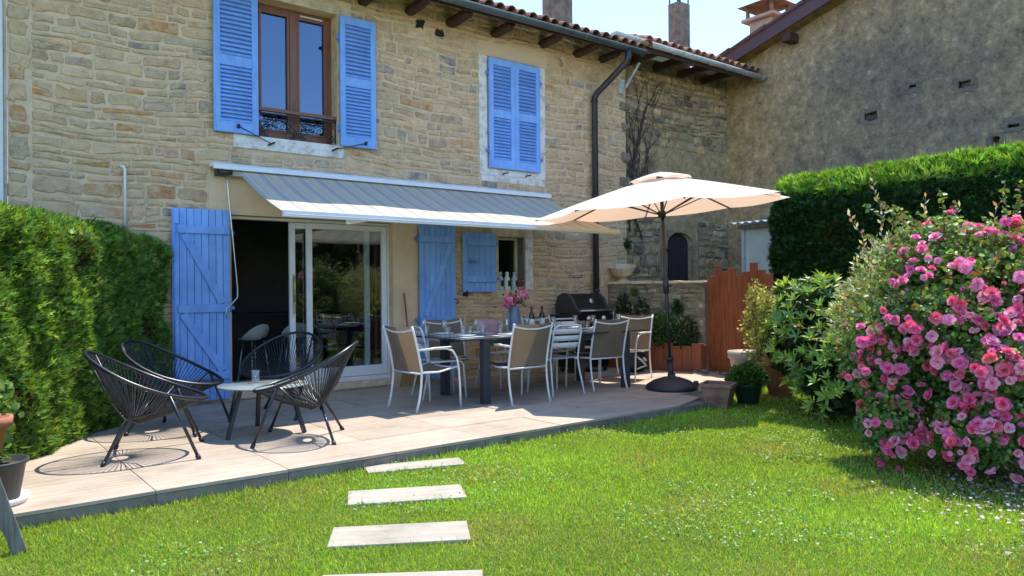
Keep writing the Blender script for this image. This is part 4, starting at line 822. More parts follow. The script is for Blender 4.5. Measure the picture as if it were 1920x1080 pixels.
# ================================================================== STRING LOUNGE CHAIRS
def acapulco():
    t = thing('string_chair', '', 'chair', group='black string lounge chairs round the low table')
    n = 78; hub = Vector((0, -.15, .285)); HX_, HY_ = .085, .06
    def rimp(a):
        u = math.sin(a); s = (u+1)/2; return Vector((.40*(1+.06*u)*math.cos(a), .38-.87*s, .43+.40*s-.055*(1-u*u)))
    rim = [rimp(2*PI*i/n) for i in range(n)]
    b = MB(); b.tube(rim, .0145, 10, closed=True); b.build('rim', MT['chairblack'], t)
    hub_p = lambda a: hub+Vector((HX_*math.cos(a), -HY_*math.sin(a), .030*math.sin(a)))
    b = MB(); b.tube([hub_p(2*PI*i/24) for i in range(24)], .012, 8, closed=True); b.build('hub_ring', MT['chairblack'], t)
    b = MB()
    for i in range(n):
        a = 2*PI*(i+.5)/n; r = rimp(a); h = hub_p(a); mid = r*.5+h*.5+Vector((0, 0, -.018)); b.tube([r, mid, h], .0043, 4, cap=False)
    o = b.build('cords', MT['cord'], t); tag(o, kind='stuff')
    for s in (-1, 1):
        a = -.42 if s > 0 else PI+.42; f = rimp(a); foot = Vector((s*.36, .33, 0)); rear = Vector((s*.34, -.33, 0)); k = Vector((s*.13, -.20, .30))
        b = MB(); b.tube([f, foot], .0125, 8); lg = b.build('leg', MT['chairblack'], t); MB().tube([foot+(f-foot)*.07, foot], .018, 8).build('rubber_foot', MT['plastic'], lg)
        b = MB(); b.tube([k, rear], .0125, 8); lg = b.build('leg', MT['chairblack'], t); MB().tube([rear+(k-rear)*.09, rear], .018, 8).build('rubber_foot', MT['plastic'], lg)
        b = MB(); b.tube([f, f*.55+hub_p(a)*.45+Vector((0, 0, -.035)), k, rimp(a)*0+k+Vector((s*.03, -.10, .16)), rimp(1.15 if s > 0 else PI-1.15)], .009, 6); b.build('seat_support', MT['chairblack'], t)
    return t
ac = acapulco()
place(ac, False, 'black string lounge chair nearest the left picture edge, on the patio corner', (1.29, -2.53, 0), math.radians(-16-90))
place(ac, True, 'black string lounge chair right of the low round table, its back to the dining table', (2.42, -2.68, 0), math.radians(150-90))
place(ac, True, 'black string lounge chair against the blue plank door shutter', (1.70, -1.52, 0), math.radians(-40-90))
place(ac, True, 'black string lounge chair in front of the dark doorway', (2.72, -1.30, 0), math.radians(222-90))
ct_ = thing('low_table', 'low round table with pale glass top between the string chairs', 'table', (2.26, -2.20, 0))
b = MB(); b.lathe([(0, .0), (.39, .0), (.395, .006), (.39, .012), (0, .012)], (0, 0, .43), 48); b.build('table_top', mat('pale_frosted_glass', (.24, .28, .27), .18, .05, 3, spec=.7), ct_)
for a in (200, 320, 80):
    c, s = math.cos(math.radians(a)), math.sin(math.radians(a)); b = MB(); b.bar([(c*.24, s*.24, .43), (c*.38, s*.38, 0)], .05, .028); b.build('leg', MT['grey'], ct_)
b = MB(); b.tube([(.24*math.cos(2*PI*k/24), .24*math.sin(2*PI*k/24), .418) for k in range(24)], .011, 6, closed=True); b.build('frame', MT['grey'], ct_)
# ================================================================== DINING SET
dt = thing('dining_table', 'long anthracite dining table under the awning', 'table', (5.90, -1.70, 0), -.02)
TX, TY, TZ = 1.46, .52, .745
for k in range(2): MB().box(-TX+k*TX+.002, -TY, TZ-.022, -TX+(k+1)*TX-.002, TY, TZ).build('table_top', MT['tabletop'], dt, .004)
b = MB(); b.box(-1.05, -TY+.07, TZ-.10, 1.05, -TY+.095, TZ-.024); b.build('apron', MT['grey'], dt); b = MB(); b.box(-1.05, TY-.095, TZ-.10, 1.05, TY-.07, TZ-.024); b.build('apron', MT['grey'], dt)
for sx in (-1, 1):
    for sy in (-1, 1): MB().box(sx*1.10-.045, sy*.44-.045, 0, sx*1.10+.045, sy*.44+.045, TZ-.023).build('leg', MT['grey'], dt, .005)
def sling():
    t = thing('sling_armchair', '', 'chair', group='taupe sling armchairs round the dining table'); W = .265
    for s in (-1, 1):
        x = s*W
        b = MB(); b.sweep([(x, -.30, 0), (x, -.262, .12), (x, -.235, .28), (x, -.225, .42), (x, -.265, .62), (x, -.325, .84), (x, -.35, .905)], [(.011*math.cos(a), .015*math.sin(a)) for a in [2*PI*k/8 for k in range(8)]], up=(0, 1, .2)); b.build('back_leg', MT['white'], t)
        b = MB(); pts = [(x*1.06, .285, 0), (x*1.06, .275, .25), (x*1.06, .262, .43), (x*1.06, .235, .55), (x*1.06, .175, .625), (x*1.06, .09, .655), (x*1.06, -.08, .662), (x*1.03, -.272, .655)]
        b.sweep(pts, [(.012*math.cos(a), .012*math.sin(a)) for a in [2*PI*k/8 for k in range(8)]], up=(1, 0, 0)); b.build('front_leg_and_arm', MT['white'], t)
        b = MB(); b.box(x*1.06-.022, -.10, .663, x*1.06+.022, .15, .676); b.build('arm_rest', MT['white'], t, .006)
        b = MB(); b.tube([(x, -.225, .415), (x, .0, .405), (x, .25, .448)], .011, 8); b.build('seat_rail', MT['white'], t)
    b = MB(); b.tube([(-W*1.06, .262, .435), (0, .262, .428), (W*1.06, .262, .435)], .010, 8); b.build('cross_bar', MT['white'], t); b = MB(); b.tube([(-W, -.228, .40), (W, -.228, .40)], .010, 8); b.build('cross_bar', MT['white'], t)
    b = MB(); b.tube([(W*(k/8-1), -.338-.012*math.sin(PI*k/16), .875-.035*math.sin(PI*k/16)) for k in range(17)], .0105, 8); b.build('top_bar', MT['white'], t)
    b = MB(); b.grid(lambda u, v: ((2*u-1)*(W-.012), -.215+.475*v, .412+.045*v-.032*math.sin(PI*u)-.03*math.sin(PI*v)), 8, 8); b.build('seat_sling', MT['sling'], t)
    b = MB(); b.grid(lambda u, v: ((2*u-1)*(W-.012), -.228-.036*v-.086*v*v-.035*math.sin(PI*u)*(.4+.6*math.sin(PI*min(1, v*1.0))), .42+.485*v-.012*math.sin(PI*u)*v), 8, 10); b.build('back_sling', MT['sling'], t)
    return t
def slatchair():
    t = thing('slat_chair', '', 'chair', group='white metal slat chairs round the dining table'); W = .21
    fr = [(-W*1.15, -.29, 0), (-W*1.03, -.225, .30), (-W, -.20, .44), (-W, -.235, .62), (-W, -.275, .78), (-W+.015, -.288, .825), (-W+.06, -.295, .848), (W-.06, -.295, .848), (W-.015, -.288, .825), (W, -.275, .78), (W, -.235, .62), (W, -.20, .44), (W*1.03, -.225, .30), (W*1.15, -.29, 0)]
    b = MB(); b.tube(fr, .0115, 8); b.build('back_frame', MT['white'], t)
    for s in (-1, 1): b = MB(); b.tube([(s*W, -.20, .435), (s*W, .15, .445), (s*W, .20, .435), (s*W*1.02, .225, .39), (s*W*1.1, .25, .0)], .0115, 8); b.build('front_leg', MT['white'], t)
    for i in range(3):
        z = .575+i*.085; y0 = -.232-.042*(z-.62)/.16-.003; b = MB(); b.grid(lambda u, v: ((2*u-1)*W*.97, y0-.025*math.sin(PI*u)-.012*(v-.5), z+.062*v), 8, 2); o = b.build('back_slat', MT['white'], t); md = o.modifiers.new('thick', 'SOLIDIFY'); md.thickness = .004
    for i in range(6):
        y0 = -.175+i*.066; b = MB(); b.grid(lambda u, v: ((2*u-1)*W*.97, y0+.054*v, .452-.012*math.sin(PI*u)), 8, 1); o = b.build('seat_slat', MT['white'], t); md = o.modifiers.new('thick', 'SOLIDIFY'); md.thickness = .004
    return t
sg = sling(); R_ = math.radians
place(sg, False, 'taupe sling armchair at the left end of the dining table', (4.14, -1.88, 0), R_(-90+6))
place(sg, True, 'taupe sling armchair with a diagonal sun band on its back, at the table front', (5.20, -2.16, 0), R_(-2))
place(sg, True, 'shaded taupe sling armchair right of the slat chair at the table front', (6.70, -1.92, 0), R_(-6))
place(sg, True, 'sunlit taupe sling armchair at the right end of the dining table near the parasol', (7.66, -1.52, 0), R_(90+18))
place(sg, True, 'taupe sling armchair behind the table in front of the tall blue shutter', (5.13, -.98, 0), R_(180-4))
place(sg, True, 'taupe sling armchair behind the table in front of the gas grill and bottles', (6.74, -.98, 0), R_(180+3))
sc_ = slatchair()
place(sc_, False, 'white slat chair between two sling chairs at the table front', (5.94, -1.97, 0), R_(-3))
place(sc_, True, 'white slat chair at the left table end against the tall blue shutter', (4.70, -1.30, 0), R_(-90-14))
place(sc_, True, 'white slat chair with a pink cushion behind the table', (5.92, -.92, 0), R_(180+2))
place(sc_, True, 'white slat chair behind the table directly in front of the gas grill', (7.22, -.98, 0), R_(180-4))
cu = MB()
def cush(u, v):
    a, c = 2*u-1, 2*v-1; e = (1-abs(a)**3.2)*(1-abs(c)**3.2); return a, c, e
for s in (1, -1): cu.grid(lambda u, v: (cush(u, v)[0]*.21*(1-.06*abs(cush(u, v)[1])), cush(u, v)[1]*.19*(1-.06*abs(cush(u, v)[0])), s*.075*cush(u, v)[2]**.6), 14, 14)
cuo = cu.build('cushion', MT['cushion']); cuo.location = (5.90, -.69, .72); cuo.rotation_euler = (1.05, .05, .1); tag(cuo, 'pink patterned cushion leaning on the white chair behind the table', 'cushion')
# tableware
GL = {}
def lathe_mesh(name, prof, n=20, smooth=True): b = MB(); b.lathe(prof, (0, 0, 0), n, 0, smooth); return b.mesh(name)
GL['tumbler'] = lathe_mesh('tumbler', [(0, 0), (.030, 0), (.034, .004), (.040, .115), (.0375, .115), (.031, .012), (0, .012)])
GL['wine_glass'] = lathe_mesh('wine_glass', [(0, 0), (.034, 0), (.034, .003), (.006, .010), (.0045, .06), (.006, .085), (.022, .098), (.037, .125), (.038, .15), (.031, .19), (.0295, .19), (.036, .15), (.035, .126), (.020, .101), (0, .094)])
GL['plate'] = lathe_mesh('plate', [(0, 0), (.07, 0), (.085, .006), (.128, .018), (.127, .021), (.084, .011), (.07, .006), (0, .006)], 32)
def put(kind, x, y, label, mt='glass', group=None, z=.747, cat=None):
    o = link(kind, GL[kind].copy() if mt in ('plateblue',) else GL[kind], MT[mt]); o.location = (x, y, z); o.rotation_euler = (0, 0, rng.uniform(0, 6)); tag(o, label, cat or kind.replace('_', ' '), group); return o
pmesh = MB().box(-.20, -.145, 0, .20, .145, .003).mesh('place_mat')
seats = [(4.72, -1.82, 90, 'by the left-end sling chair', True), (4.74, -1.32, 90, 'by the left-end slat chair', False), (5.22, -1.99, 0, 'in front of the sunlit-banded sling chair', True), (5.95, -1.99, 0, 'in front of the front slat chair', False), (6.66, -1.97, 0, 'in front of the shaded right sling chair', False), (5.14, -1.42, 180, 'at the back seat nearest the tall shutter', False), (5.92, -1.42, 180, 'at the cushioned back seat', False), (6.74, -1.42, 180, 'at the back seat before the bottles', False), (7.08, -1.62, -90, 'at the right end of the table', False)]
for (x, y, a, lab, white) in seats:
    o = link('place_mat', pmesh, MT['plate'] if white else MT['napkin']); o.location = (x, y, .7475); o.rotation_euler = (0, 0, R_(a+rng.uniform(-4, 4))); tag(o, ('white' if white else 'dark')+' place mat '+lab, 'place mat', 'place mats on the dining table')
    put('plate', x, y, ('white' if white else 'dark blue')+' plate '+lab, 'plate' if white else 'plateblue', 'plates on the dining table', .751)
    ca, sa = math.cos(R_(a)), math.sin(R_(a))
    for (dx, dy, kd) in ((.13, .20, 'wine_glass'), (.04, .215, 'tumbler')): put(kd, x+dx*ca-dy*sa, y+dx*sa+dy*ca, ('clear wine glass ' if kd == 'wine_glass' else 'clear tumbler ')+lab, 'glass', 'glasses on the dining table')
for x, y, l in ((4.83, -1.62, 'leftmost spare tumbler near the table corner'), (4.90, -1.66, 'spare tumbler beside the leftmost glasses'), (6.42, -1.50, 'upturned spare tumbler mid table')): put('tumbler', x, y, 'clear '+l, 'glass', 'glasses on the dining table')
put('tumbler', 2.24, -2.05, 'single tumbler on the low round table', 'glass', None, .443)
# jug with pink flowers, wine bottles
jg = thing('flower_jug', 'blue-grey enamel jug of pink roses on the dining table', 'vase', (5.90, -1.22, .747)); jg.scale = (1.12, 1.12, 1.12)
b = MB(); b.lathe([(0, 0), (.070, 0), (.076, .02), (.072, .12), (.062, .20), (.055, .25), (.066, .285), (.061, .285), (.05, .25), (.055, .2), (0, .2)], (0, 0, 0), 20); b.build('jug', MT['vase'], jg)
b = MB(); b.tube([(-.058, 0, .25), (-.105, 0, .22), (-.11, 0, .14), (-.07, 0, .09)], .009, 6); b.build('handle', MT['vase'], jg)
PAL = [[(.86, .22, .50), (.84, .16, .42), (.88, .34, .60)], [(.85, .18, .40), (.82, .12, .28), (.87, .28, .50)], [(.90, .42, .62), (.88, .34, .55), (.90, .52, .68)], [(.80, .13, .20), (.84, .22, .32), (.86, .30, .42)], [(.88, .34, .56), (.90, .44, .62), (.80, .55, .58)]]
def rose_mesh(seed):
    r = random.Random(seed); b = MB()
    for ring, (n, rad, tilt, sz) in enumerate(((3, .006, 1.25, .020), (5, .013, .95, .026), (7, .020, .55, .030), (8, .026, .15, .032))):
        for k in range(n):
            a = 2*PI*(k+r.random()*.5)/n+ring; t_ = tilt+r.uniform(-.15, .15); c, s = math.cos(a), math.sin(a); w = sz*r.uniform(.8, 1.1)
            b.col = r.choice(PAL[seed % len(PAL)]); pr = []
            for (u, v) in ((-.35, 0), (.35, 0), (.6, .6), (.25, 1), (-.25, 1), (-.6, .6)):
                lx = u*w; ly = v*w; rr = rad*.5+ly*math.cos(t_)-abs(u)*.15*w; zz = ly*math.sin(t_)+.004*(3-ring)+.12*w*abs(u); pr.append((c*rr-s*lx, s*rr+c*lx, zz))
            b.add(pr, [(0, 1, 2, 5), (5, 2, 3, 4)])
    return b.mesh('rose_bloom', True)
RM = [rose_mesh(i) for i in range(10)]
for me in RM: me.materials.append(MT['petal'])
def bloom(parent, p, d, s, name='rose_bloom'):
    o = link(name, rng.choice(RM), MT['petal'], parent); o.location = p; o.rotation_euler = Vector(d).to_track_quat('Z', 'Y').to_euler(); o.scale = (s, s, s); return o
for k in range(22):
    a = rng.uniform(0, 6.28); cxx = -.07 if k < 12 else .10; czz = .34 if k < 12 else .42; d = Vector((rng.gauss(0, 1), rng.gauss(-.6, .8), rng.gauss(.4, .7))).normalized(); bloom(jg, (cxx+d.x*.06, d.y*.06, czz+d.z*.06), d, rng.uniform(.75, 1.05))
LV = [(-.5, .5, .05), (0, 0, 0), (.5, .5, .05), (0, 1, -.03)]; LF = [(0, 1, 2, 3)]
LFOLD = [(0, 0, 0), (.42, .35, .07), (.32, .72, .05), (0, 1, -.04), (-.32, .72, .05), (-.42, .35, .07), (0, .5, -.01)]; LFF = [(0, 1, 6), (1, 2, 6), (2, 3, 6), (3, 4, 6), (4, 5, 6), (5, 0, 6)]
n = 70; P = NR.normal(0, .06, (n, 3))*[1.3, .8, .9]+[.03, 0, .36]; scatter('leaves', LV, LF, P, unit(n)+[0, 0, .4], unit(n), NR.uniform(.03, .05, n), mixcol((.05, .09, .02), n), MT['leaf'], jg)
bt = thing('wine_bottle', '', 'bottle', group='wine bottles on the table'); b = MB(); b.lathe([(0, 0), (.036, 0), (.0375, .01), (.0375, .185), (.030, .215), (.0145, .245), (.0135, .30), (.0155, .302), (.0155, .312), (0, .312)], (0, 0, 0), 18); b.build('glass_body', MT['bottle'], bt)
b = MB(); b.lathe([(.0382, .06), (.0382, .15)], (0, 0, 0), 18); b.build('paper_label', MT['label'], bt); b = MB(); b.lathe([(.0150, .25), (.0150, .312), (0, .3125)], (0, 0, 0), 14); b.build('foil', mat('dark_red_foil', (.05, .008, .01), .4, .1, 4), bt)
place(bt, False, 'dark wine bottle with white label touching the flower jug', (6.10, -1.33, .747), 0); place(bt, True, 'dark wine bottle with white label standing right of the flower jug', (6.40, -1.18, .747), 0)
# lanterns on the window sill
ln = thing('bottle_lantern', '', 'lantern', group='lanterns on the window sill'); b = MB(); b.lathe([(0, 0), (.055, 0), (.055, .012), (.050, .014), (.050, .15), (.045, .175), (.024, .205), (.024, .225), (.030, .235), (.030, .255), (.018, .27), (0, .272)], (0, 0, 0), 12); b.build('body', MT['lantern'], ln)
b = MB(); b.box(-.022, -.0525, .05, .022, -.047, .14); b.build('opening', MT['core'], ln)
for i, (x, l) in enumerate(((6.60, 'left grey-blue lantern on the kitchen window sill'), (6.73, 'white lantern in the middle of the kitchen window sill'), (6.87, 'right grey-blue lantern on the kitchen window sill'))):
    o = place(ln, i > 0, l, (x, .05+.0*i, 1.287), .1*i)
    if i == 1:
        for c in o.children:
            if c.name.startswith('body'): c.data = c.data.copy(); c.data.materials[0] = MT['lanternwhite']
fp = thing('sill_flower_pot', 'tiny pot of pale pink flowers at the right of the window sill', 'flower pot', (6.965, -.03, 1.287)); b = MB(); b.lathe([(0, 0), (.03, 0), (.04, .05), (.036, .05), (0, .04)], (0, 0, 0), 12); b.build('pot', MT['terracotta'], fp)
for k in range(7):
    d = Vector((rng.gauss(-.2, .7), rng.gauss(-.3, .6), 1)).normalized(); o = bloom(fp, (d.x*.06, d.y*.05, .06+.08*rng.random()), d, .6)
# gas grill
bq = thing('gas_grill', 'black gas grill with domed lid standing at the stone wall', 'grill', (7.90, -.38, 0)); bq.scale = (.92, .92, .97)
b = MB(); b.box(-.36, -.24, .08, .36, .25, .80); b.build('cart', MT['bbq'], bq, .01)
b = MB(); b.box(-.42, -.27, .78, .42, .28, .93); b.build('firebox', MT['bbqside'], bq, .015)
b = MB(); b.box(-.40, -.305, .80, .40, -.272, .92); b.build('control_panel', MT['bbq'], bq, .01)
lp = [(.27, .935), (.28, 1.06), (.22, 1.20), (.10, 1.255), (-.02, 1.25), (-.13, 1.17), (-.21, 1.03), (-.29, .985), (-.30, .935)]
b = MB(); T_ = Matrix(((0, 0, 1, 0), (1, 0, 0, 0), (0, 1, 0, 0), (0, 0, 0, 1))); b.prism(lp, -.33, .33, T=T_); b.build('lid', MT['bbq'], bq, .008)
for s in (-1, 1):
    b = MB(); lp2 = [(y*1.05, .935+(z-.935)*1.04) for y, z in lp]; b.prism(lp2, min(s*.332, s*.39), max(s*.332, s*.39), T=T_); b.build('lid_end', MT['bbqside'], bq, .012)
b = MB(); b.tube([(-.37, -.335, .985), (.37, -.335, .985)], .014, 10); b.box(-.36, -.335, .975, -.34, -.28, .995); b.box(.34, -.335, .975, .36, -.28, .995); b.build('lid_handle', MT['steel'], bq)
b = MB(); T2 = Matrix.Translation((.05, -.155, 1.135)) @ Matrix.Rotation(R_(62), 4, 'X'); b.lathe([(0, .006), (.04, .006), (.045, 0)], (0, 0, 0), 20); mm = b.mesh('thermometer'); mm.transform(T2); link('thermometer', mm, MT['steel'], bq)
for x in (-.16, .18):
    b = MB(); b.lathe([(.045, 0), (.042, .012), (.028, .016), (.024, .04), (0, .042)], (0, 0, 0), 18); mm = b.mesh('knob'); mm.transform(Matrix.Translation((x, -.306, .86)) @ Matrix.Rotation(R_(90), 4, 'X')); link('knob', mm, MT['steel'], bq)
b = MB(); b.box(-.56, -.24, .80, -.425, .24, .92); b.build('side_shelf', MT['bbq'], bq, .01); b = MB(); b.box(.425, -.24, .62, .445, .24, .92); b.build('side_shelf', MT['bbq'], bq, .01)
b = MB(); b.tube([(.46, -.26, .60), (.46, -.26, .95)], .008, 6); b.build('tool', MT['steel'], bq)
for sx in (-1, 1):
    for sy in (-1, 1): MB().tube([(sx*.32-.015, sy*.19, .04), (sx*.32+.015, sy*.19, .04)], .04, 12).build('wheel', MT['plastic'], bq)
# broom and bag
br_ = thing('broom', 'straw broom leaning in the corner right of the sliding door', 'broom', (4.93, -.16, 0)); b = MB(); b.tube([(.0, .0, .42), (-.02, .12, 1.25)], .011, 8); b.build('broomstick', MT['brownwood'], br_)
b = MB(); b.add([(-.15, -.03, .0), (.17, -.03, .0), (.17, .03, .0), (-.15, .03, .0), (-.03, -.018, .40), (.03, -.018, .40), (.03, .018, .40), (-.03, .018, .40)], [(0, 1, 5, 4), (1, 2, 6, 5), (2, 3, 7, 6), (3, 0, 4, 7), (4, 5, 6, 7), (3, 2, 1, 0)]); b.build('bristles', MT['straw'], br_)
bg_ = thing('bag', 'slumped black bag with white print on the patio behind the end chair', 'bag', (8.42, -.98, 0)); b = MB()
b.grid(lambda u, v: ((.23*math.cos(2*PI*u)*(math.sin(PI*v)**.55)*(1+.06*math.sin(7*PI*u+v*5))), .14*math.sin(2*PI*u)*(math.sin(PI*v)**.55), .15-.15*math.cos(PI*v)+.02*math.sin(9*u*PI)*math.sin(PI*v)), 24, 12); b.build('bag_body', MT['bag'], bg_)
b = MB(); b.tube([(-.10, -.12, .25), (-.05, -.17, .20), (.03, -.165, .14), (.08, -.16, .10), (-.02, -.165, .09), (-.12, -.155, .06)], .016, 5); b.tube([(.02, -.155, .22), (.08, -.15, .18)], .022, 5); b.build('white_print', MT['bagwhite'], bg_)
# ================================================================== POTS
def pot(name, label, mt, prof, loc, square=False, soilz=None, soilr=None, rz=0):
    t = thing(name, label, 'plant pot', loc, rz); b = MB(); b.lathe(prof, (0, 0, 0), 4 if square else 28, 0, not square); mm = b.mesh('pot')
    if square: mm.transform(Matrix.Rotation(PI/4, 4, 'Z'))
    link('pot', mm, MT[mt], t, .006 if square else 0)
    if soilz: b = MB(); b.lathe([(0, soilz+.01), (soilr*.6, soilz+.012), (soilr, soilz)], (0, 0, 0), 4 if square else 24); mm = b.mesh('soil'); (mm.transform(Matrix.Rotation(PI/4, 4, 'Z')) if square else None); link('soil', mm, MT['soil'], t)
    return t
pot('square_pot', 'square weathered brown clay pot at the patio corner', 'brownpot', [(0, 0), (.17, 0), (.235, .29), (.265, .295), (.265, .345), (.225, .345), (.22, .28), (0, .28)], (7.06, -3.58, GZ), True, .29, .21, .42).scale = (1, 1, .84)
gp = pot('green_pot', 'dark green pot with bushy bright green plant next to the square pot', 'greenpot', [(0, 0), (.11, 0), (.16, .22), (.17, .225), (.17, .25), (.145, .25), (0, .22)], (7.50, -3.66, GZ), False, .225, .14)
n = 1500; q = unit(n); q[:, 2] = abs(q[:, 2]); P = q*NR.uniform(.6, 1, (n, 1))*[.23, .23, .20]+[0, 0, .27]; scatter('leaves', LFOLD, LFF, P, q+unit(n)*.5, unit(n)+[0, 0, .8], NR.uniform(.035, .06, n), mixcol((.075, .16, .03), n, .25), MT['leaf'], gp)
pot('taupe_pot', 'large round taupe pot in front of the plank fence', 'beigepot', [(0, 0), (.17, 0), (.225, .36), (.25, .365), (.255, .46), (.235, .46), (.215, .38), (0, .36)], (8.46, -2.98, -.02), False, .37, .21)
tp = pot('terracotta_pot', 'tall terracotta pot half hidden under the glossy shrub', 'terracotta', [(0, 0), (.14, 0), (.21, .42), (.235, .425), (.24, .50), (.22, .50), (.20, .42), (0, .40)], (8.42, -3.50, GZ), False, .41, .2)
gp2 = pot('grey_pot', 'dark grey pot with white saucer on the left patio corner', 'greypot', [(0, .03), (.13, .03), (.165, .24), (.18, .245), (.182, .265), (.165, .265), (.155, .23), (0, .22)], (.20, -3.44, 0), False, .23, .155)
b = MB(); b.lathe([(0, .002), (.17, .002), (.185, .045), (.178, .045), (.165, .012), (0, .012)], (0, 0, 0), 28); b.build('saucer', MT['white'], gp2)
n = 260; P = np.stack([NR.normal(0, .05, n), NR.normal(0, .05, n), NR.uniform(.25, .75, n)], 1); scatter('leaves', LFOLD, LFF, P, unit(n)+[0, 0, .5], unit(n), NR.uniform(.04, .075, n), mixcol((.10, .19, .03), n), MT['leaf'], gp2)
b = MB(); b.tube([(0, 0, .22), (.01, .01, .5), (-.01, .0, .75)], [.008, .006, .003], 5); b.build('stem', MT['bark'], gp2)
ps = thing('plant_stand', 'grey weathered timber plant stand cut off by the left picture edge', 'stand', (-.12, -4.22, GZ))
b = MB(); b.bar([(.40, .0, 0), (.22, .02, .62)], .07, .045, up=(0, 1, 0)); b.build('leg', MT['greywood'], ps, .004); b = MB(); b.bar([(-.40, .0, 0), (-.22, .02, .62)], .07, .045, up=(0, 1, 0)); b.build('leg', MT['greywood'], ps, .004)
b = MB(); b.box(-.30, -.13, .52, .30, .13, .55); b.build('shelf', MT['greywood'], ps, .004)
hp = pot('small_terracotta_pot', 'small terracotta pot with a leafy seedling at the left picture edge', 'terracotta', [(0, 0), (.075, 0), (.105, .13), (.125, .135), (.128, .185), (.112, .185), (.10, .13), (0, .13)], (.13, -4.20, GZ+.551), False, .14, .10)
n = 90; P = np.stack([NR.normal(.0, .05, n), NR.normal(0, .05, n), NR.uniform(.16, .34, n)], 1); scatter('leaves', LFOLD, LFF, P, unit(n)+[.2, 0, .7], unit(n), NR.uniform(.035, .06, n), mixcol((.14, .23, .04), n), MT['leaf'], hp)
#@@PLANTS
CLUSTERS = [(5.75, -6.32, 1.38), (5.82, -6.4, 1.48), (5.74, -6.56, 1.37), (5.84, -6.66, 1.45), (5.78, -6.77, 1.27), (5.8, -6.84, 1.2), (5.97, -6.97, 1.2), (6.03, -6.96, 1.28), (5.65, -6.67, 1.05), (5.69, -6.73, 1.12), (5.79, -6.89, 1.01), (5.85, -6.93, 1.07), (5.72, -6.85, 0.94), (5.71, -6.78, 1.05), (5.62, -6.3, 1.01), (5.6, -6.41, 0.99), (5.66, -6.08, 0.91), (5.64, -6.09, 0.82), (5.62, -6.05, 0.73), (5.62, -5.99, 0.66), (5.65, -6.15, 0.71), (5.61, -6.44, 0.84), (5.64, -6.32, 0.77), (5.61, -6.54, 0.86), (5.67, -6.98, 0.91), (5.61, -6.97, 0.81), (5.63, -7.05, 0.82), (5.6, -7.03, 0.76), (5.65, -6.58, 0.74), (5.66, -6.73, 0.78), (5.69, -6.67, 0.71), (5.69, -6.64, 0.61), (5.66, -6.67, 0.54), (5.58, -6.79, 0.57), (5.56, -6.91, 0.66), (5.57, -6.99, 0.69), (5.57, -7.02, 0.69), (5.82, -6.56, 0.44), (5.54, -6.83, 0.47), (5.48, -6.79, 0.43), (5.44, -6.88, 0.37), (5.56, -6.95, 0.44), (5.56, -7.01, 0.44), (5.43, -6.69, 0.33), (5.38, -6.78, 0.25), (5.39, -6.75, 0.19), (5.39, -6.89, 0.25), (5.39, -6.87, 0.18), (5.42, -6.92, 0.13), (5.55, -7.06, 0.28), (5.57, -6.43, 0.24), (5.58, -6.44, 0.18), (5.48, -6.37, 0.19), (5.46, -6.28, 0.07), (5.53, -6.27, -0.03), (5.62, -6.34, 0.45), (5.69, -6.37, 0.43), (5.72, -6.26, 0.6), (5.93, -6.98, 1.08), (5.82, -7.03, 1.03), (6.25, -6.7, 1.63), (6.34, -6.78, 1.66), (5.99, -6.98, 1.19), (5.59, -7.1, 0.42), (5.61, -7.08, 0.14)]
# ================================================================== HEDGES
def bumps(u, v, k=0): return .030*np.sin(u*5.1+k)*np.sin(v*4.3+1.3*k)+.022*np.sin(u*11.7+v*6+k)+.018*np.sin(v*13.1-u*4.2)
SPRAY = []; SF = []
for i, (a, l) in enumerate(((0, 1.), (.42, .82), (-.42, .8), (.85, .6), (-.85, .58), (.2, .62), (-.25, .6))):
    o = len(SPRAY); w = .055; c, s = math.cos(a), math.sin(a)
    SPRAY += [(-w*c, w*s*.3, 0), (w*c, -w*s*.3, 0), (s*l+w*.9, c*l*.62, .05*l+.02), (s*l*1.08, c*l, .10*l)]; SF.append((o, o+1, o+2, o+3))
def hedge_face(n, p0, p1, z0, z1, out, k, base, tip, tipw, size, updir=.55, lean=None):
    u = NR.random(n); v = NR.random(n); L = np.linalg.norm(np.array(p1)-np.array(p0))
    b = bumps(u*L, v*(z1-z0), k); depth = -NR.exponential(.045, n)+b
    zz = z0+v*(z1-z0); sh = np.clip((zz-(z1-.22))/.22, 0, 1)**2*.16
    P = np.stack([p0[0]+(p1[0]-p0[0])*u, p0[1]+(p1[1]-p0[1])*u, zz], 1)+np.array(out)[None, :]*(depth-sh)[:, None]
    A = np.array(out)[None, :]*.75+np.array([0, 0, updir])+NR.normal(0, .38, (n, 3)); N = unit(n)*.7+np.array([0, 0, .6])+np.array(out)*.3
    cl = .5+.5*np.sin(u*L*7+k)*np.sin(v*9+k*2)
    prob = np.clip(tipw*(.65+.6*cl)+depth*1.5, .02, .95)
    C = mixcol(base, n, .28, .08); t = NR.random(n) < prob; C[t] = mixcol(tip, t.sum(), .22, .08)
    br = (np.sin(u*L*3.1+k*1.7)*np.sin(v*5.3+k) > .88); C[br & (NR.random(n) < .5)] = mixcol((.11, .07, .03), (br & (NR.random(n) < 2)).sum(), .2)[:(br & (NR.random(n) < 2)).sum()][:C[br & (NR.random(n) < 0)].shape[0]] if False else C[br & (NR.random(n) < 0)] if False else (.085, .075, .03)
    return P, A, N, NR.uniform(.6, 1.25, n)*size, C
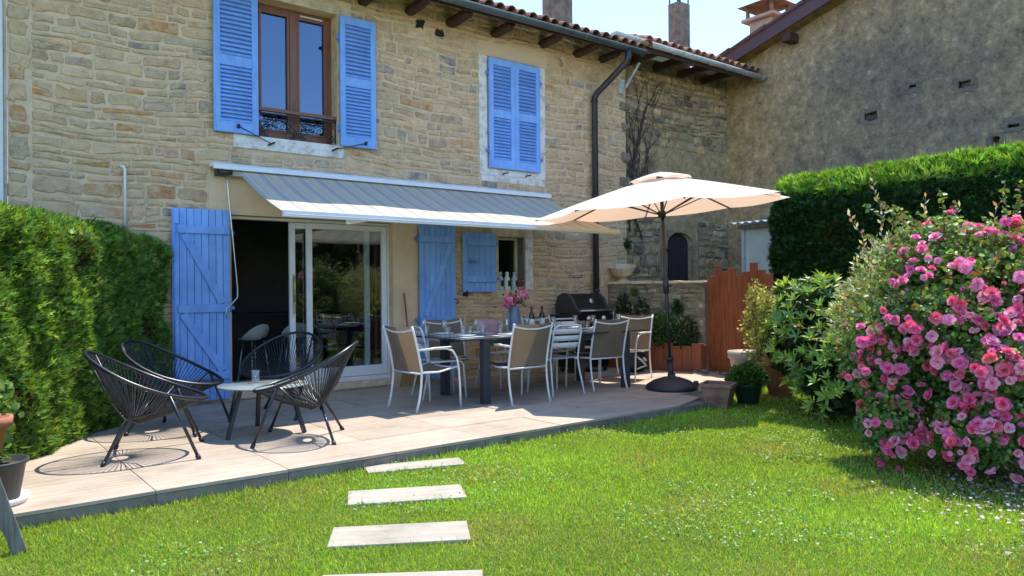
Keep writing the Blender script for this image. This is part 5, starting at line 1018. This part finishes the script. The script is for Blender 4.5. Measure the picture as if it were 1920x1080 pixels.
def hedge_top(n, p0, p1, dv, z1, k, base, tip, tipw, size, shoots=0.):
    u = NR.random(n); w = NR.random(n); L = np.linalg.norm(np.array(p1)-np.array(p0))
    P = np.stack([p0[0]+(p1[0]-p0[0])*u+dv[0]*w, p0[1]+(p1[1]-p0[1])*u+dv[1]*w, z1+bumps(u*L, w*2, k)*.6-.10*np.exp(-w*9)-NR.exponential(.05, n)], 1)
    A = np.array([0, 0, 1.])+NR.normal(0, .42, (n, 3)); C = mixcol(base, n, .25); t = NR.random(n) < tipw; C[t] = mixcol(tip, t.sum(), .22)
    return P, A, unit(n), NR.uniform(.6, 1.3, n)*size*(1+shoots*(NR.random(n) < .06)*1.6), C
def cat_(*a): return [np.concatenate(q) for q in zip(*a)]
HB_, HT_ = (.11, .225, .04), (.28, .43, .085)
hl = thing('cypress_hedge', 'tall clipped green cypress hedge along the left side of the patio', 'hedge', (0, 0, 0))
a0, a1 = (-.95, -4.28), (1.46, -.62); hd = np.array(a1)-np.array(a0); hd /= np.linalg.norm(hd); ho = np.array([hd[1], -hd[0], 0])
b = MB(); q0 = np.array(a0)-ho[:2]*.10; q1 = np.array(a1)-ho[:2]*.10; q2 = q1-ho[:2]*.8; q3 = q0-ho[:2]*.8; b.prism([tuple(q0), tuple(q1), tuple(q2), tuple(q3)], GZ, 1.84); b.build('light_block_core', MT['core'], hl)  # added dark block, keeps light from passing through the hedge
e0, e1 = (1.42, -.70), (1.90, -.14)
S_ = cat_(hedge_face(34000, a0, a1, -.02, 1.96, ho, .3, HB_, HT_, .42, .072), hedge_top(6500, a0, a1, -ho[:2]*.85, 1.93, .3, HB_, HT_, .6, .08, .25), hedge_face(5000, e0, e1, -.02, 1.86, ho, 2.1, HB_, HT_, .3, .08), hedge_face(3500, a1, (a1[0]-.6, a1[1]+.45), -.02, 1.94, np.array([hd[0], hd[1], 0]), 1.1, HB_, HT_, .3, .08), hedge_top(1200, e0, e1, -ho[:2]*.5, 1.86, .3, HB_, HT_, .5, .08))
b = MB(); b.prism([(1.32, -.66), (1.78, -.12), (1.2, -.06), (.9, -.4)], GZ, 1.76); b.build('light_block_core', MT['core'], hl)
scatter('foliage', SPRAY, SF, *S_, MT['cypress'], hl)
hr = thing('leylandii_hedge', 'tall hedge with painted-in dark shaded face and sunlit green top in front of the roughcast gable', 'hedge', (0, 0, 0))
b = MB(); b.prism([(9.98, -2.55), (9.98, -10.4), (10.75, -10.4), (10.75, -2.55)], GZ, 2.60); b.build('light_block_core', MT['core'], hr)  # added dark block filling the hedge against light from behind
RO = np.array([-1., 0, 0]); RB, RT = (.035, .095, .028), (.06, .14, .04); TB, TT = (.18, .35, .05), (.30, .50, .08)  # shaded face and sunlit top are put into these leaf colours
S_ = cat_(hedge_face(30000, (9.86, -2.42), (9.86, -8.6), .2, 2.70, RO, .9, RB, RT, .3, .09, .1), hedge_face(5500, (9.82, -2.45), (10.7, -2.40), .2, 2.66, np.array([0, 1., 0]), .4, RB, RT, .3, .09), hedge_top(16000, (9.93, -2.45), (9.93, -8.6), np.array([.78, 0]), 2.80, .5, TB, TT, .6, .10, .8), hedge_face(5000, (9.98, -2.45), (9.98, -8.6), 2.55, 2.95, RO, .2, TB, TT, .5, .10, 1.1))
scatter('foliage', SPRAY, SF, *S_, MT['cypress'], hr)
# garden trees behind the viewer: seen only as reflections in the door glass
tr = thing('garden_trees', 'row of dark garden trees reflected in the sliding door glass', 'trees')
b = MB(); b.box(1.0, -17.2, GZ, 22, -15.9, 3.6); b.build('light_block_core', MT['core'], tr)  # added dark block closing the tree row to light
n = 9000; P = np.stack([NR.uniform(.5, 22.5, n), NR.uniform(-15.9, -15.0, n), NR.uniform(0, 1, n)], 1); P[:, 2] = GZ+P[:, 2]*(4.1+.7*np.sin(P[:, 0]*1.3)+.4*np.sin(P[:, 0]*3.1)); scatter('foliage', LV, LF, P, unit(n)+[0, 0, .4], unit(n), NR.uniform(.16, .30, n), mixcol((.03, .065, .015), n, .35), MT['leaf'], tr)
# ================================================================== SHRUBS
def stems(parent, base, tops, r, mt='bark'):
    b = MB()
    for p in tops:
        p = Vector(p); o = Vector(base)+Vector((rng.uniform(-.06, .06), rng.uniform(-.06, .06), 0)); m1 = o*.55+p*.45+Vector((rng.uniform(-.05, .05), rng.uniform(-.05, .05), .12)); b.tube([o, m1, p], [r, r*.7, r*.3], 5)
    o = b.build('branches', MT[mt], parent); tag(o, kind='stuff'); return o
OCT0 = [(0, 0, -.5), (.5, 0, 0), (0, .5, 0), (-.5, 0, 0), (0, -.5, 0), (0, 0, .6)]; OF0 = [(0, 2, 1), (0, 3, 2), (0, 4, 3), (0, 1, 4), (5, 1, 2), (5, 2, 3), (5, 3, 4), (5, 4, 1)]
# --- pink rose bush
RL = [((6.35, -6.45, .95), (.75, .65, .75)), ((6.75, -6.65, 1.25), (.6, .5, .6)), ((5.98, -6.02, .72), (.36, .34, .45)), ((5.68, -6.2, .24), (.24, .24, .26)), ((5.68, -6.8, .28), (.28, .28, .24)), ((6.05, -6.95, .55), (.5, .45, .5)), ((6.5, -6.3, 1.45), (.5, .45, .4))]
rs = thing('rose_bush', 'large rambling bush covered in pink roses at the right picture edge', 'rose bush', (0, 0, 0))
PP = []; OO = []
for (c, s) in RL:
    n = int(16000*(s[0]*s[2]+s[1]*s[2]+s[0]*s[1])/1.5); q = unit(n); r = 1-NR.exponential(.13, n); w = .9+.18*np.sin(q[:, 0]*7+c[0]*9)*np.sin(q[:, 2]*6+1)*1.0
    P = np.array(c)+q*(np.clip(r, 0, 1)*w)[:, None]*np.array(s); k = (P[:, 2] > GZ+.04) & (NR.random(n) < .93); PP.append(P[k]); OO.append(q[k])
P = np.concatenate(PP); O = np.concatenate(OO); n = len(P)
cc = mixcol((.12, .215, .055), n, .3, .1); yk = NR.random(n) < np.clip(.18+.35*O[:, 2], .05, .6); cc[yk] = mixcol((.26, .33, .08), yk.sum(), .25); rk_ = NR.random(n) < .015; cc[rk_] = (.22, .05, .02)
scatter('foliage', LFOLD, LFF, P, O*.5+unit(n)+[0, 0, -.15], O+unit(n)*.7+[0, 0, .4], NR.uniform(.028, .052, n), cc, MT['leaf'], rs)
RS_P = []; RS_A = []; b = MB()
for _ in range(95):
    c, s = rng.choice(RL[:3]+RL[6:]+RL[1:2]); d = Vector((rng.gauss(0, 1), rng.gauss(0, 1), abs(rng.gauss(.5, .6)))).normalized(); p0 = Vector((c[0]+d.x*s[0]*.8, c[1]+d.y*s[1]*.8, c[2]+d.z*s[2]*.8)); L_ = rng.uniform(.25, .48); v = (d+Vector((0, 0, .5))).normalized()
    pts = [p0+v*L_*k/5+Vector((d.x, d.y, -.8))*.10*(k/5)**2 for k in range(6)]; b.tube(pts, [.004-.0005*k for k in range(6)], 4)
    for k in range(22):
        t_ = (k+.5)/22*5; i_ = int(t_); q = pts[i_].lerp(pts[i_+1], t_-i_); RS_P.append(tuple(q)); RS_A.append((rng.gauss(0, 1), rng.gauss(0, 1), rng.gauss(.1, .6)))
o = b.build('young_canes', MT['bark'], rs); tag(o, kind='stuff'); n = len(RS_P); cc = mixcol((.17, .25, .06), n, .25, .1, (.30, .12, .05), .12)
scatter('young_leaves', LFOLD, LFF, np.array(RS_P), np.array(RS_A), unit(n)+[0, 0, .5], NR.uniform(.03, .05, n), cc, MT['leaf'], rs)
stems(rs, (6.35, -6.5, GZ), [(c[0]+rng.uniform(-.5, .5)*s[0], c[1]+rng.uniform(-.5, .5)*s[1], c[2]+rng.uniform(-.2, .7)*s[2]) for (c, s) in RL for _ in range(6)], .013)
b = MB(); b.tube([(6.3, -6.55, GZ), (6.05, -6.95, .08), (5.75, -7.05, .05), (5.55, -6.98, .16)], [.014, .012, .008, .004], 6); b.build('cane', MT['bark'], rs)
CLUSTERS += [(6.05, -6.35, 1.62), (6.25, -6.5, 1.72), (6.1, -6.15, 1.45), (6.5, -6.75, 1.75), (5.95, -6.2, 1.25)]
for c in CLUSTERS:
    m_ = min(RL, key=lambda L: sum(((c[i]-L[0][i])/L[1][i])**2 for i in range(3))); o = Vector([(c[i]-m_[0][i])/m_[1][i]**2 for i in range(3)]).normalized()
    for _ in range(rng.choice((4, 5, 5, 6))):
        j = Vector((rng.gauss(0, .05), rng.gauss(0, .05), rng.gauss(0, .048))); d = (o+Vector((rng.gauss(0, .5), rng.gauss(0, .5), rng.gauss(.2, .5)))).normalized(); bloom(rs, Vector(c)+j+o*.02, d, rng.choice((.45, .7, .85, 1.0, 1.1, 1.2)))
for _ in range(50):
    c, s = rng.choice(RL); d = Vector((rng.gauss(0, 1), rng.gauss(0, 1), rng.gauss(.2, .8))).normalized(); p = Vector((c[0]+d.x*s[0], c[1]+d.y*s[1], c[2]+d.z*s[2]))
    if p.z > .1 and not any(sum(((p[i]-q[0][i])/q[1][i])**2 for i in range(3)) < .9 for q in RL): bloom(rs, p, d, rng.uniform(.5, 1.0))
n = 260; w_ = NR.integers(0, len(RL), n); q = unit(n); q[:, 2] = np.abs(q[:, 2])*.8; P = np.array([RL[i][0] for i in w_])+q*1.02*np.array([RL[i][1] for i in w_]); scatter('rose_buds', OCT0, OF0, P, unit(n)+[0, 0, 1.], unit(n), np.stack([NR.uniform(.014, .026, n), NR.uniform(.02, .04, n), NR.uniform(.014, .026, n)], 1), mixcol((.70, .10, .08), n, .2, .05, (.85, .30, .45), .4), MT['petal'], rs)
# --- variegated willow with pale upright shoots
vw = thing('variegated_willow', 'pale cream-leaved shrub with upright shoots between hedge and rose bush', 'shrub', (0, 0, 0))
PP = []; OO = []
for (c, s) in (((7.15, -5.66, 1.22), (.48, .45, .55)), ((7.45, -6.0, 1.25), (.5, .42, .5)), ((6.95, -5.45, .95), (.35, .35, .42)), ((7.75, -6.3, 1.3), (.5, .45, .5))):
    n = 4200; q = unit(n); PP.append(np.array(c)+q*np.clip(1-NR.exponential(.16, n), 0, 1)[:, None]*np.array(s)*(.85+.3*NR.random((n, 1)))); OO.append(q)
P = np.concatenate(PP); O = np.concatenate(OO); n = len(P); cc = mixcol((.22, .30, .10), n, .3); k = NR.random(n) < .5; cc[k] = mixcol((.58, .57, .36), k.sum(), .2)
scatter('foliage', LV, LF, P, O*.7+unit(n)*.8+[0, 0, .6], unit(n), np.stack([np.full(n, .020), NR.uniform(.04, .07, n), np.full(n, .03)], 1), cc, MT['leaf'], vw)
tops = [(6.98, -5.44, 2.34), (6.72, -5.35, 1.98), (7.20, -5.83, 2.12), (7.38, -6.05, 2.02), (7.55, -6.35, 2.10), (7.28, -5.9, 1.9), (6.85, -5.5, 1.72), (7.1, -5.7, 1.85)]
b = MB(); SP = []; SA = []
for p in tops:
    o = Vector((7.15, -5.7, 1.3))*.5+Vector((p[0], p[1], 1.3))*.5; pts = [o.lerp(Vector(p), i/6)+Vector((.02*math.sin(i*2), .02*math.cos(i*2.3), 0)) for i in range(7)]; b.tube(pts, [.006-.0007*i for i in range(7)], 5)
    for i in range(26): t_ = (i+.5)/26; k = int(t_*6); f_ = t_*6-k; q = pts[k].lerp(pts[min(6, k+1)], f_); SP.append(tuple(q)); a = i*2.4; SA.append((math.cos(a)*.75, math.sin(a)*.75, .9))
o = b.build('shoots', MT['bark'], vw); tag(o, kind='stuff'); n = len(SP); cc = mixcol((.66, .58, .42), n, .12); k = NR.random(n) < .3; cc[k] = mixcol((.55, .28, .17), k.sum(), .15)
scatter('shoot_leaves', LV, LF, np.array(SP), np.array(SA), unit(n), np.stack([np.full(n, .028), NR.uniform(.05, .08, n), np.full(n, .03)], 1), cc, MT['leaf'], vw)
stems(vw, (7.3, -5.8, GZ), [(7.2+rng.uniform(-.4, .5), -5.7+rng.uniform(-.4, .3), rng.uniform(.8, 1.5)) for _ in range(14)], .014)
# --- rhododendron with large leaves in whorls
rh = thing('rhododendron', 'rounded glossy rhododendron with large leaves left of the rose bush', 'shrub', (0, 0, 0))
RHL = [((7.72, -4.72, .62), (.68, .68, .70)), ((7.95, -4.3, .72), (.52, .5, .66)), ((7.35, -5.05, .52), (.48, .46, .52)), ((7.55, -4.45, .98), (.45, .4, .46)), ((7.25, -4.95, .28), (.45, .42, .36)), ((8.15, -3.85, .60), (.36, .36, .50))]
LEAF = [(0, 0, 0), (.10, .25, .03), (.125, .6, .04), (.0, 1.0, -.06), (-.125, .6, .04), (-.10, .25, .03), (0, .28, 0), (0, .62, .01)]; LEFF = [(0, 1, 6), (1, 2, 7, 6), (2, 3, 7), (3, 4, 7), (4, 5, 6, 7), (5, 0, 6)]
whorls = []
for (c, s) in RHL:
    for _ in range(int(240*(s[0]*s[2]))+40):
        d = Vector((rng.gauss(0, 1), rng.gauss(0, 1), rng.gauss(.25, .8))).normalized(); r = rng.uniform(.78, 1.06); p = Vector((c[0]+d.x*s[0]*r, c[1]+d.y*s[1]*r, c[2]+d.z*s[2]*r))
        if p.z < GZ+.06 or any(sum(((p[i]-q[0][i])/q[1][i])**2 for i in range(3)) < .62 for q in RHL): continue
        whorls.append((p, (d+Vector((0, 0, .65))).normalized()))
P = []; A = []; N = []; S = []; C = []
for p, d in whorls:
    q = d.to_track_quat('Z', 'Y'); m_ = rng.choice((6, 7, 8, 9)); yg = rng.random() < .5; ph = rng.random()*6
    for k in range(m_):
        a = 2*PI*k/m_+ph; el = rng.uniform(.10, .8)+(.35 if yg else 0); v = q @ Vector((math.cos(a)*math.cos(el), math.sin(a)*math.cos(el), math.sin(el))); P.append(p); A.append(v); N.append(q @ Vector((-math.cos(a)*math.sin(el), -math.sin(a)*math.sin(el), math.cos(el)))); S.append(rng.uniform(.085, .135)); s_ = math.exp(rng.gauss(0, .2)); C.append(tuple(u*s_ for u in ((.32, .48, .09) if yg else (.15, .26, .07))))
order = sorted(range(len(P)), key=lambda i: (Vector(P[i])-Vector((0, -8.96, 1.28))).length)
vis = order[:300]; rest = order[300:]
lm = {}
for key, col in (('young', (.32, .48, .09)), ('old', (.15, .26, .07))):
    b = MB(); b.col = col; b.add(LEAF, LEFF, 0, True); lm[key] = b.mesh('leaf', True); lm[key].materials.append(MT['gloss'])
for i in vis:
    a, nn = Vector(A[i]).normalized(), Vector(N[i]); nn = (nn-a*nn.dot(a)).normalized(); bb = a.cross(nn); o = link('leaf', lm['young' if C[i][0] > .22 else 'old'], MT['gloss'], rh); s = S[i]
    o.matrix_local = Matrix(((bb.x*s, a.x*s, nn.x*s, P[i][0]), (bb.y*s, a.y*s, nn.y*s, P[i][1]), (bb.z*s, a.z*s, nn.z*s, P[i][2]), (0, 0, 0, 1)))
ix = np.array(rest); scatter('foliage', LEAF, LEFF, np.array([tuple(p) for p in P])[ix], np.array([tuple(p) for p in A])[ix], np.array([tuple(p) for p in N])[ix], np.array(S)[ix], np.array(C)[ix], MT['gloss'], rh)
n = 9000; w_ = NR.integers(0, len(RHL), n); q = unit(n); P = np.array([RHL[i][0] for i in w_])+q*(NR.random((n, 1))**.5*.80)*np.array([RHL[i][1] for i in w_]); P = P[P[:, 2] > GZ+.03]; n = len(P)
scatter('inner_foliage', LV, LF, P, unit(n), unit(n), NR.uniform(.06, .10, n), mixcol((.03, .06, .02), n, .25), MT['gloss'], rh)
stems(rh, (7.7, -4.6, GZ), [tuple(p*.9+Vector((7.7, -4.6, .1))*.1) for p, d in rng.sample(whorls, 60)], .014)
# --- small-leaved golden shrub by the fence
eu = thing('golden_euonymus', 'small golden-leaved shrub against the plank fence', 'shrub', (0, 0, 0)); PP = []; OO = []
for (c, s) in (((8.40, -3.22, .72), (.20, .22, .30)), ((8.46, -3.12, 1.05), (.11, .12, .30)), ((8.30, -3.38, .98), (.10, .11, .26)), ((8.55, -3.02, .80), (.13, .13, .22)), ((8.28, -3.36, .50), (.24, .24, .26))):
    n = 560; q = unit(n); PP.append(np.array(c)+q*np.clip(1-NR.exponential(.3, n), 0, 1)[:, None]*np.array(s)*(.7+.6*NR.random((n, 1)))); OO.append(q)
P = np.concatenate(PP); O = np.concatenate(OO); n = len(P); scatter('foliage', LFOLD, LFF, P, O+unit(n)*.8+[0, 0, .5], unit(n)+[0, 0, .6], NR.uniform(.028, .05, n), mixcol((.26, .31, .08), n, .3, .1, (.52, .48, .18), .4), MT['leaf'], eu)
stems(eu, (8.42, -3.3, .3), [(8.42+rng.uniform(-.15, .15), -3.2+rng.uniform(-.15, .15), rng.uniform(.7, 1.3)) for _ in range(9)], .009)
# --- planter plants and wall weeds
for (s0, d0, z0, r, h, col, lab, nm, nn) in ((.62, .17, .5, .17, .22, (.10, .17, .05), 'feathery pale green plant at the left of the planter', 'planter_fern', 700), (1.02, .16, .60, .24, .32, (.075, .15, .045), 'bushy green plant in the middle of the planter', 'planter_shrub', 1400), (1.38, .15, .55, .20, .30, (.045, .09, .035), 'dark green plant at the right end of the planter', 'planter_shrub', 900), (1.22, .05, .98, .08, .10, (.04, .085, .025), 'dark tuft growing from the low wall face', 'wall_weed', 260), (.50, .05, 1.22, .05, .07, (.14, .19, .05), 'yellow-green weed high on the low wall face', 'wall_weed', 90), (.30, .05, .95, .16, .25, (.03, .06, .02), 'ivy patch near the left end of the low wall', 'wall_ivy', 350), (.62, .04, .95, .12, .2, (.03, .06, .02), 'thin ivy trailing mid low wall', 'wall_ivy', 180)):
    p = off(s0, d0, z0); t_ = thing(nm, lab, 'plant', p); n = nn; q = unit(n); P = q*NR.random((n, 1))**.4*[r, r, h]
    if nm.startswith('wall'): P = P*[.5, 1, 1]
    scatter('foliage', LFOLD, LFF, P, q+unit(n)*.6+[0, 0, .5], unit(n)+[0, 0, .5], NR.uniform(.03, .06, n), mixcol(col, n, .3, .1, (.22, .28, .12), .12), MT['leaf'], t_)
    b = MB(); 
    for _ in range(5): b.tube([(0, 0, -h-.02 if not nm.startswith('wall') else 0), (rng.uniform(-r, r)*.6, rng.uniform(-r, r)*.6, h*.6)], .004, 4)
    o = b.build('stems', MT['bark'], t_); tag(o, kind='stuff')
p = (9.27, -.02, 2.05); t_ = thing('wall_fern', 'small green tuft growing at the house corner below the quoins', 'plant', p); n = 130; q = unit(n); scatter('foliage', LFOLD, LFF, q*NR.random((n, 1))*[.07, .05, .13], q+[0, -.3, 0], unit(n), NR.uniform(.03, .05, n), mixcol((.05, .10, .03), n), MT['leaf'], t_)
# ================================================================== GRASS
def edge_y(x): return -3.80+(x+.9)*math.tan(PA)
SLABS = [(2.88, -3.885, -.30), (2.42, -4.575, -.445), (2.0, -5.26, -.515), (1.64, -5.92, -.58)]
def lawn_pts(n, x0=-1.6, x1=8.9, y0=-8.4, y1=-2.7):
    x = NR.uniform(x0, x1, n); y = NR.uniform(y0, y1, n)
    ok = (y < -3.80+(x+.9)*math.tan(PA)-.004) | ((x > 7.03) & (y < -3.36+(x-7.03)*.375)); ok &= ~((x < 7.03) & (y > -3.80+(x+.9)*math.tan(PA)-.004))
    for (cx, cy, a) in SLABS:
        dx, dy = x-cx, y-cy; u = dx*math.cos(a)+dy*math.sin(a); v = -dx*math.sin(a)+dy*math.cos(a); ok &= ~((abs(u) < .367) & (abs(v) < (.096 if cy > -4 else .146)))
    d = .604*x+.797*(y+8.96); lat = .797*x-.604*(y+8.96); ok &= (d > .8) & (abs(lat) < d*.80+.5)
    return x[ok], y[ok], d[ok]
def lownoise(x, y): return np.sin(x*1.7+y*.9)*.5+np.sin(x*.8-y*2.3+1)*.5+np.sin(x*4.1+y*3.3)*.35+np.sin(x*9-y*7)*.2
x, y, d = lawn_pts(900000); keep = NR.random(len(x)) < np.clip(3.2/d, .30, 1)
under = np.exp(-(((x-6.15)/.65)**2+((y+6.75)/.55)**2)); bed = np.exp(-(((x-7.7)/.9)**2+((y+4.5)/.7)**2)); keep &= NR.random(len(x)) > np.clip(under*.92+bed*.95, 0, .95)
x, y, d, under = x[keep], y[keep], d[keep], under[keep]; n = len(x); ln_ = lownoise(x, y)
near_edge = np.exp(-np.clip((-3.80+(x+.9)*math.tan(PA))-y, 0, 9)/.10)
hgt = NR.uniform(.016, .036, n)*(1+.20*ln_*.5)*(1+1.0*near_edge*(NR.random(n) < .5))*(1+1.2*(NR.random(n) < .012)); wid = NR.uniform(.0028, .0052, n)*np.clip(d/3.4, .9, 2.2)
P = np.stack([x, y, np.full(n, GZ-.004)], 1); A = np.array([0, 0, 1.])+NR.normal(0, .36, (n, 3))*[1, 1, .1]; N = unit(n)*[1, 1, .2]
C = mixcol((.315, .50, .055), n, .24, .06); C *= (1+.16*ln_)[:, None]; dry = np.clip(np.sin(x*2.9+y*1.1+.5)*np.sin(y*3.7-x*1.3)*1.6-.55, 0, 1); yk = NR.random(n) < np.clip(.20-.12*ln_+.6*under+.45*dry, .02, .85); C[yk] = mixcol((.46, .48, .11), yk.sum(), .22); dk = NR.random(n) < .04+.16*dry; C[dk] = mixcol((.36, .32, .14), dk.sum(), .2)
GB = [(-.5, 0, 0), (.5, 0, 0), (.38, .55, .12), (-.38, .55, .12), (0, 1, .36)]; GF = [(0, 1, 2, 3), (3, 2, 4)]
scatter('grass', GB, GF, P, A, N, np.stack([wid, hgt, hgt], 1), C, MT['grass']); g_ = bpy.data.objects['grass']; tag(g_, 'bright green mown lawn grass in front of the patio', 'grass', kind='stuff')
x, y, d = lawn_pts(40000); m1 = lownoise(x*1.3+4, y*1.3) > .35; x, y = x[m1], y[m1]; n = len(x); P = np.stack([x, y, GZ+NR.uniform(.018, .036, n)], 1)
o = scatter('clover_leaves', LFOLD, LFF, P, unit(n)*[1, 1, .25], unit(n)*.35+[0, 0, 1.], NR.uniform(.012, .022, n), mixcol((.15, .30, .06), n, .22, .08, (.30, .40, .17), .25), MT['leaf']); tag(o, 'low clover leaves growing through the lawn', 'clover', kind='stuff')
OCT = [(0, 0, -.5), (.5, 0, 0), (0, .5, 0), (-.5, 0, 0), (0, -.5, 0), (0, 0, .6)]; OF = [(0, 2, 1), (0, 3, 2), (0, 4, 3), (0, 1, 4), (5, 1, 2), (5, 2, 3), (5, 3, 4), (5, 4, 1)]
x, y, d = lawn_pts(1300); m1 = (lownoise(x*1.3+4, y*1.3) > .1) & (x+.3*y > .2); x, y = x[m1], y[m1]; n = len(x)
o = scatter('clover_flowers', OCT, OF, np.stack([x, y, GZ+NR.uniform(.035, .06, n)], 1), unit(n), unit(n), NR.uniform(.009, .017, n), mixcol((.62, .60, .52), n, .12, .04, (.5, .3, .38), .1), MT['leaf']); tag(o, 'white clover flowers dotted over the lawn', 'clover flowers', kind='stuff')
n = 900; x = 5.55+NR.normal(0, .55, n); y = -7.25+NR.normal(0, .38, n); o = scatter('fallen_petals', LV, LF, np.stack([x, y, GZ+NR.uniform(.015, .05, n)], 1), unit(n)*[1, 1, .3], unit(n)*.5+[0, 0, 1], NR.uniform(.014, .028, n), mixcol((.62, .45, .50), n, .15, .05, (.66, .60, .56), .4), MT['petal']); tag(o, 'pale fallen rose petals strewn under the rose bush', 'petals', kind='stuff')
n = 500; x = 1.2+NR.uniform(-2, 6, n); y = np.full(n, 0.)
n = 5000; x = 6.1+NR.normal(0, .5, n); y = -6.75+NR.normal(0, .42, n); o = scatter('moss_litter', LV, LF, np.stack([x, y, GZ+NR.uniform(.0, .02, n)], 1), unit(n)*[1, 1, .4], unit(n)*.6+[0, 0, 1], NR.uniform(.012, .03, n), mixcol((.20, .16, .07), n, .3, .1, (.16, .20, .04), .4), MT['leaf']); tag(o, 'dry moss and leaf litter on the bare ground under the roses', 'leaf litter', kind='stuff')
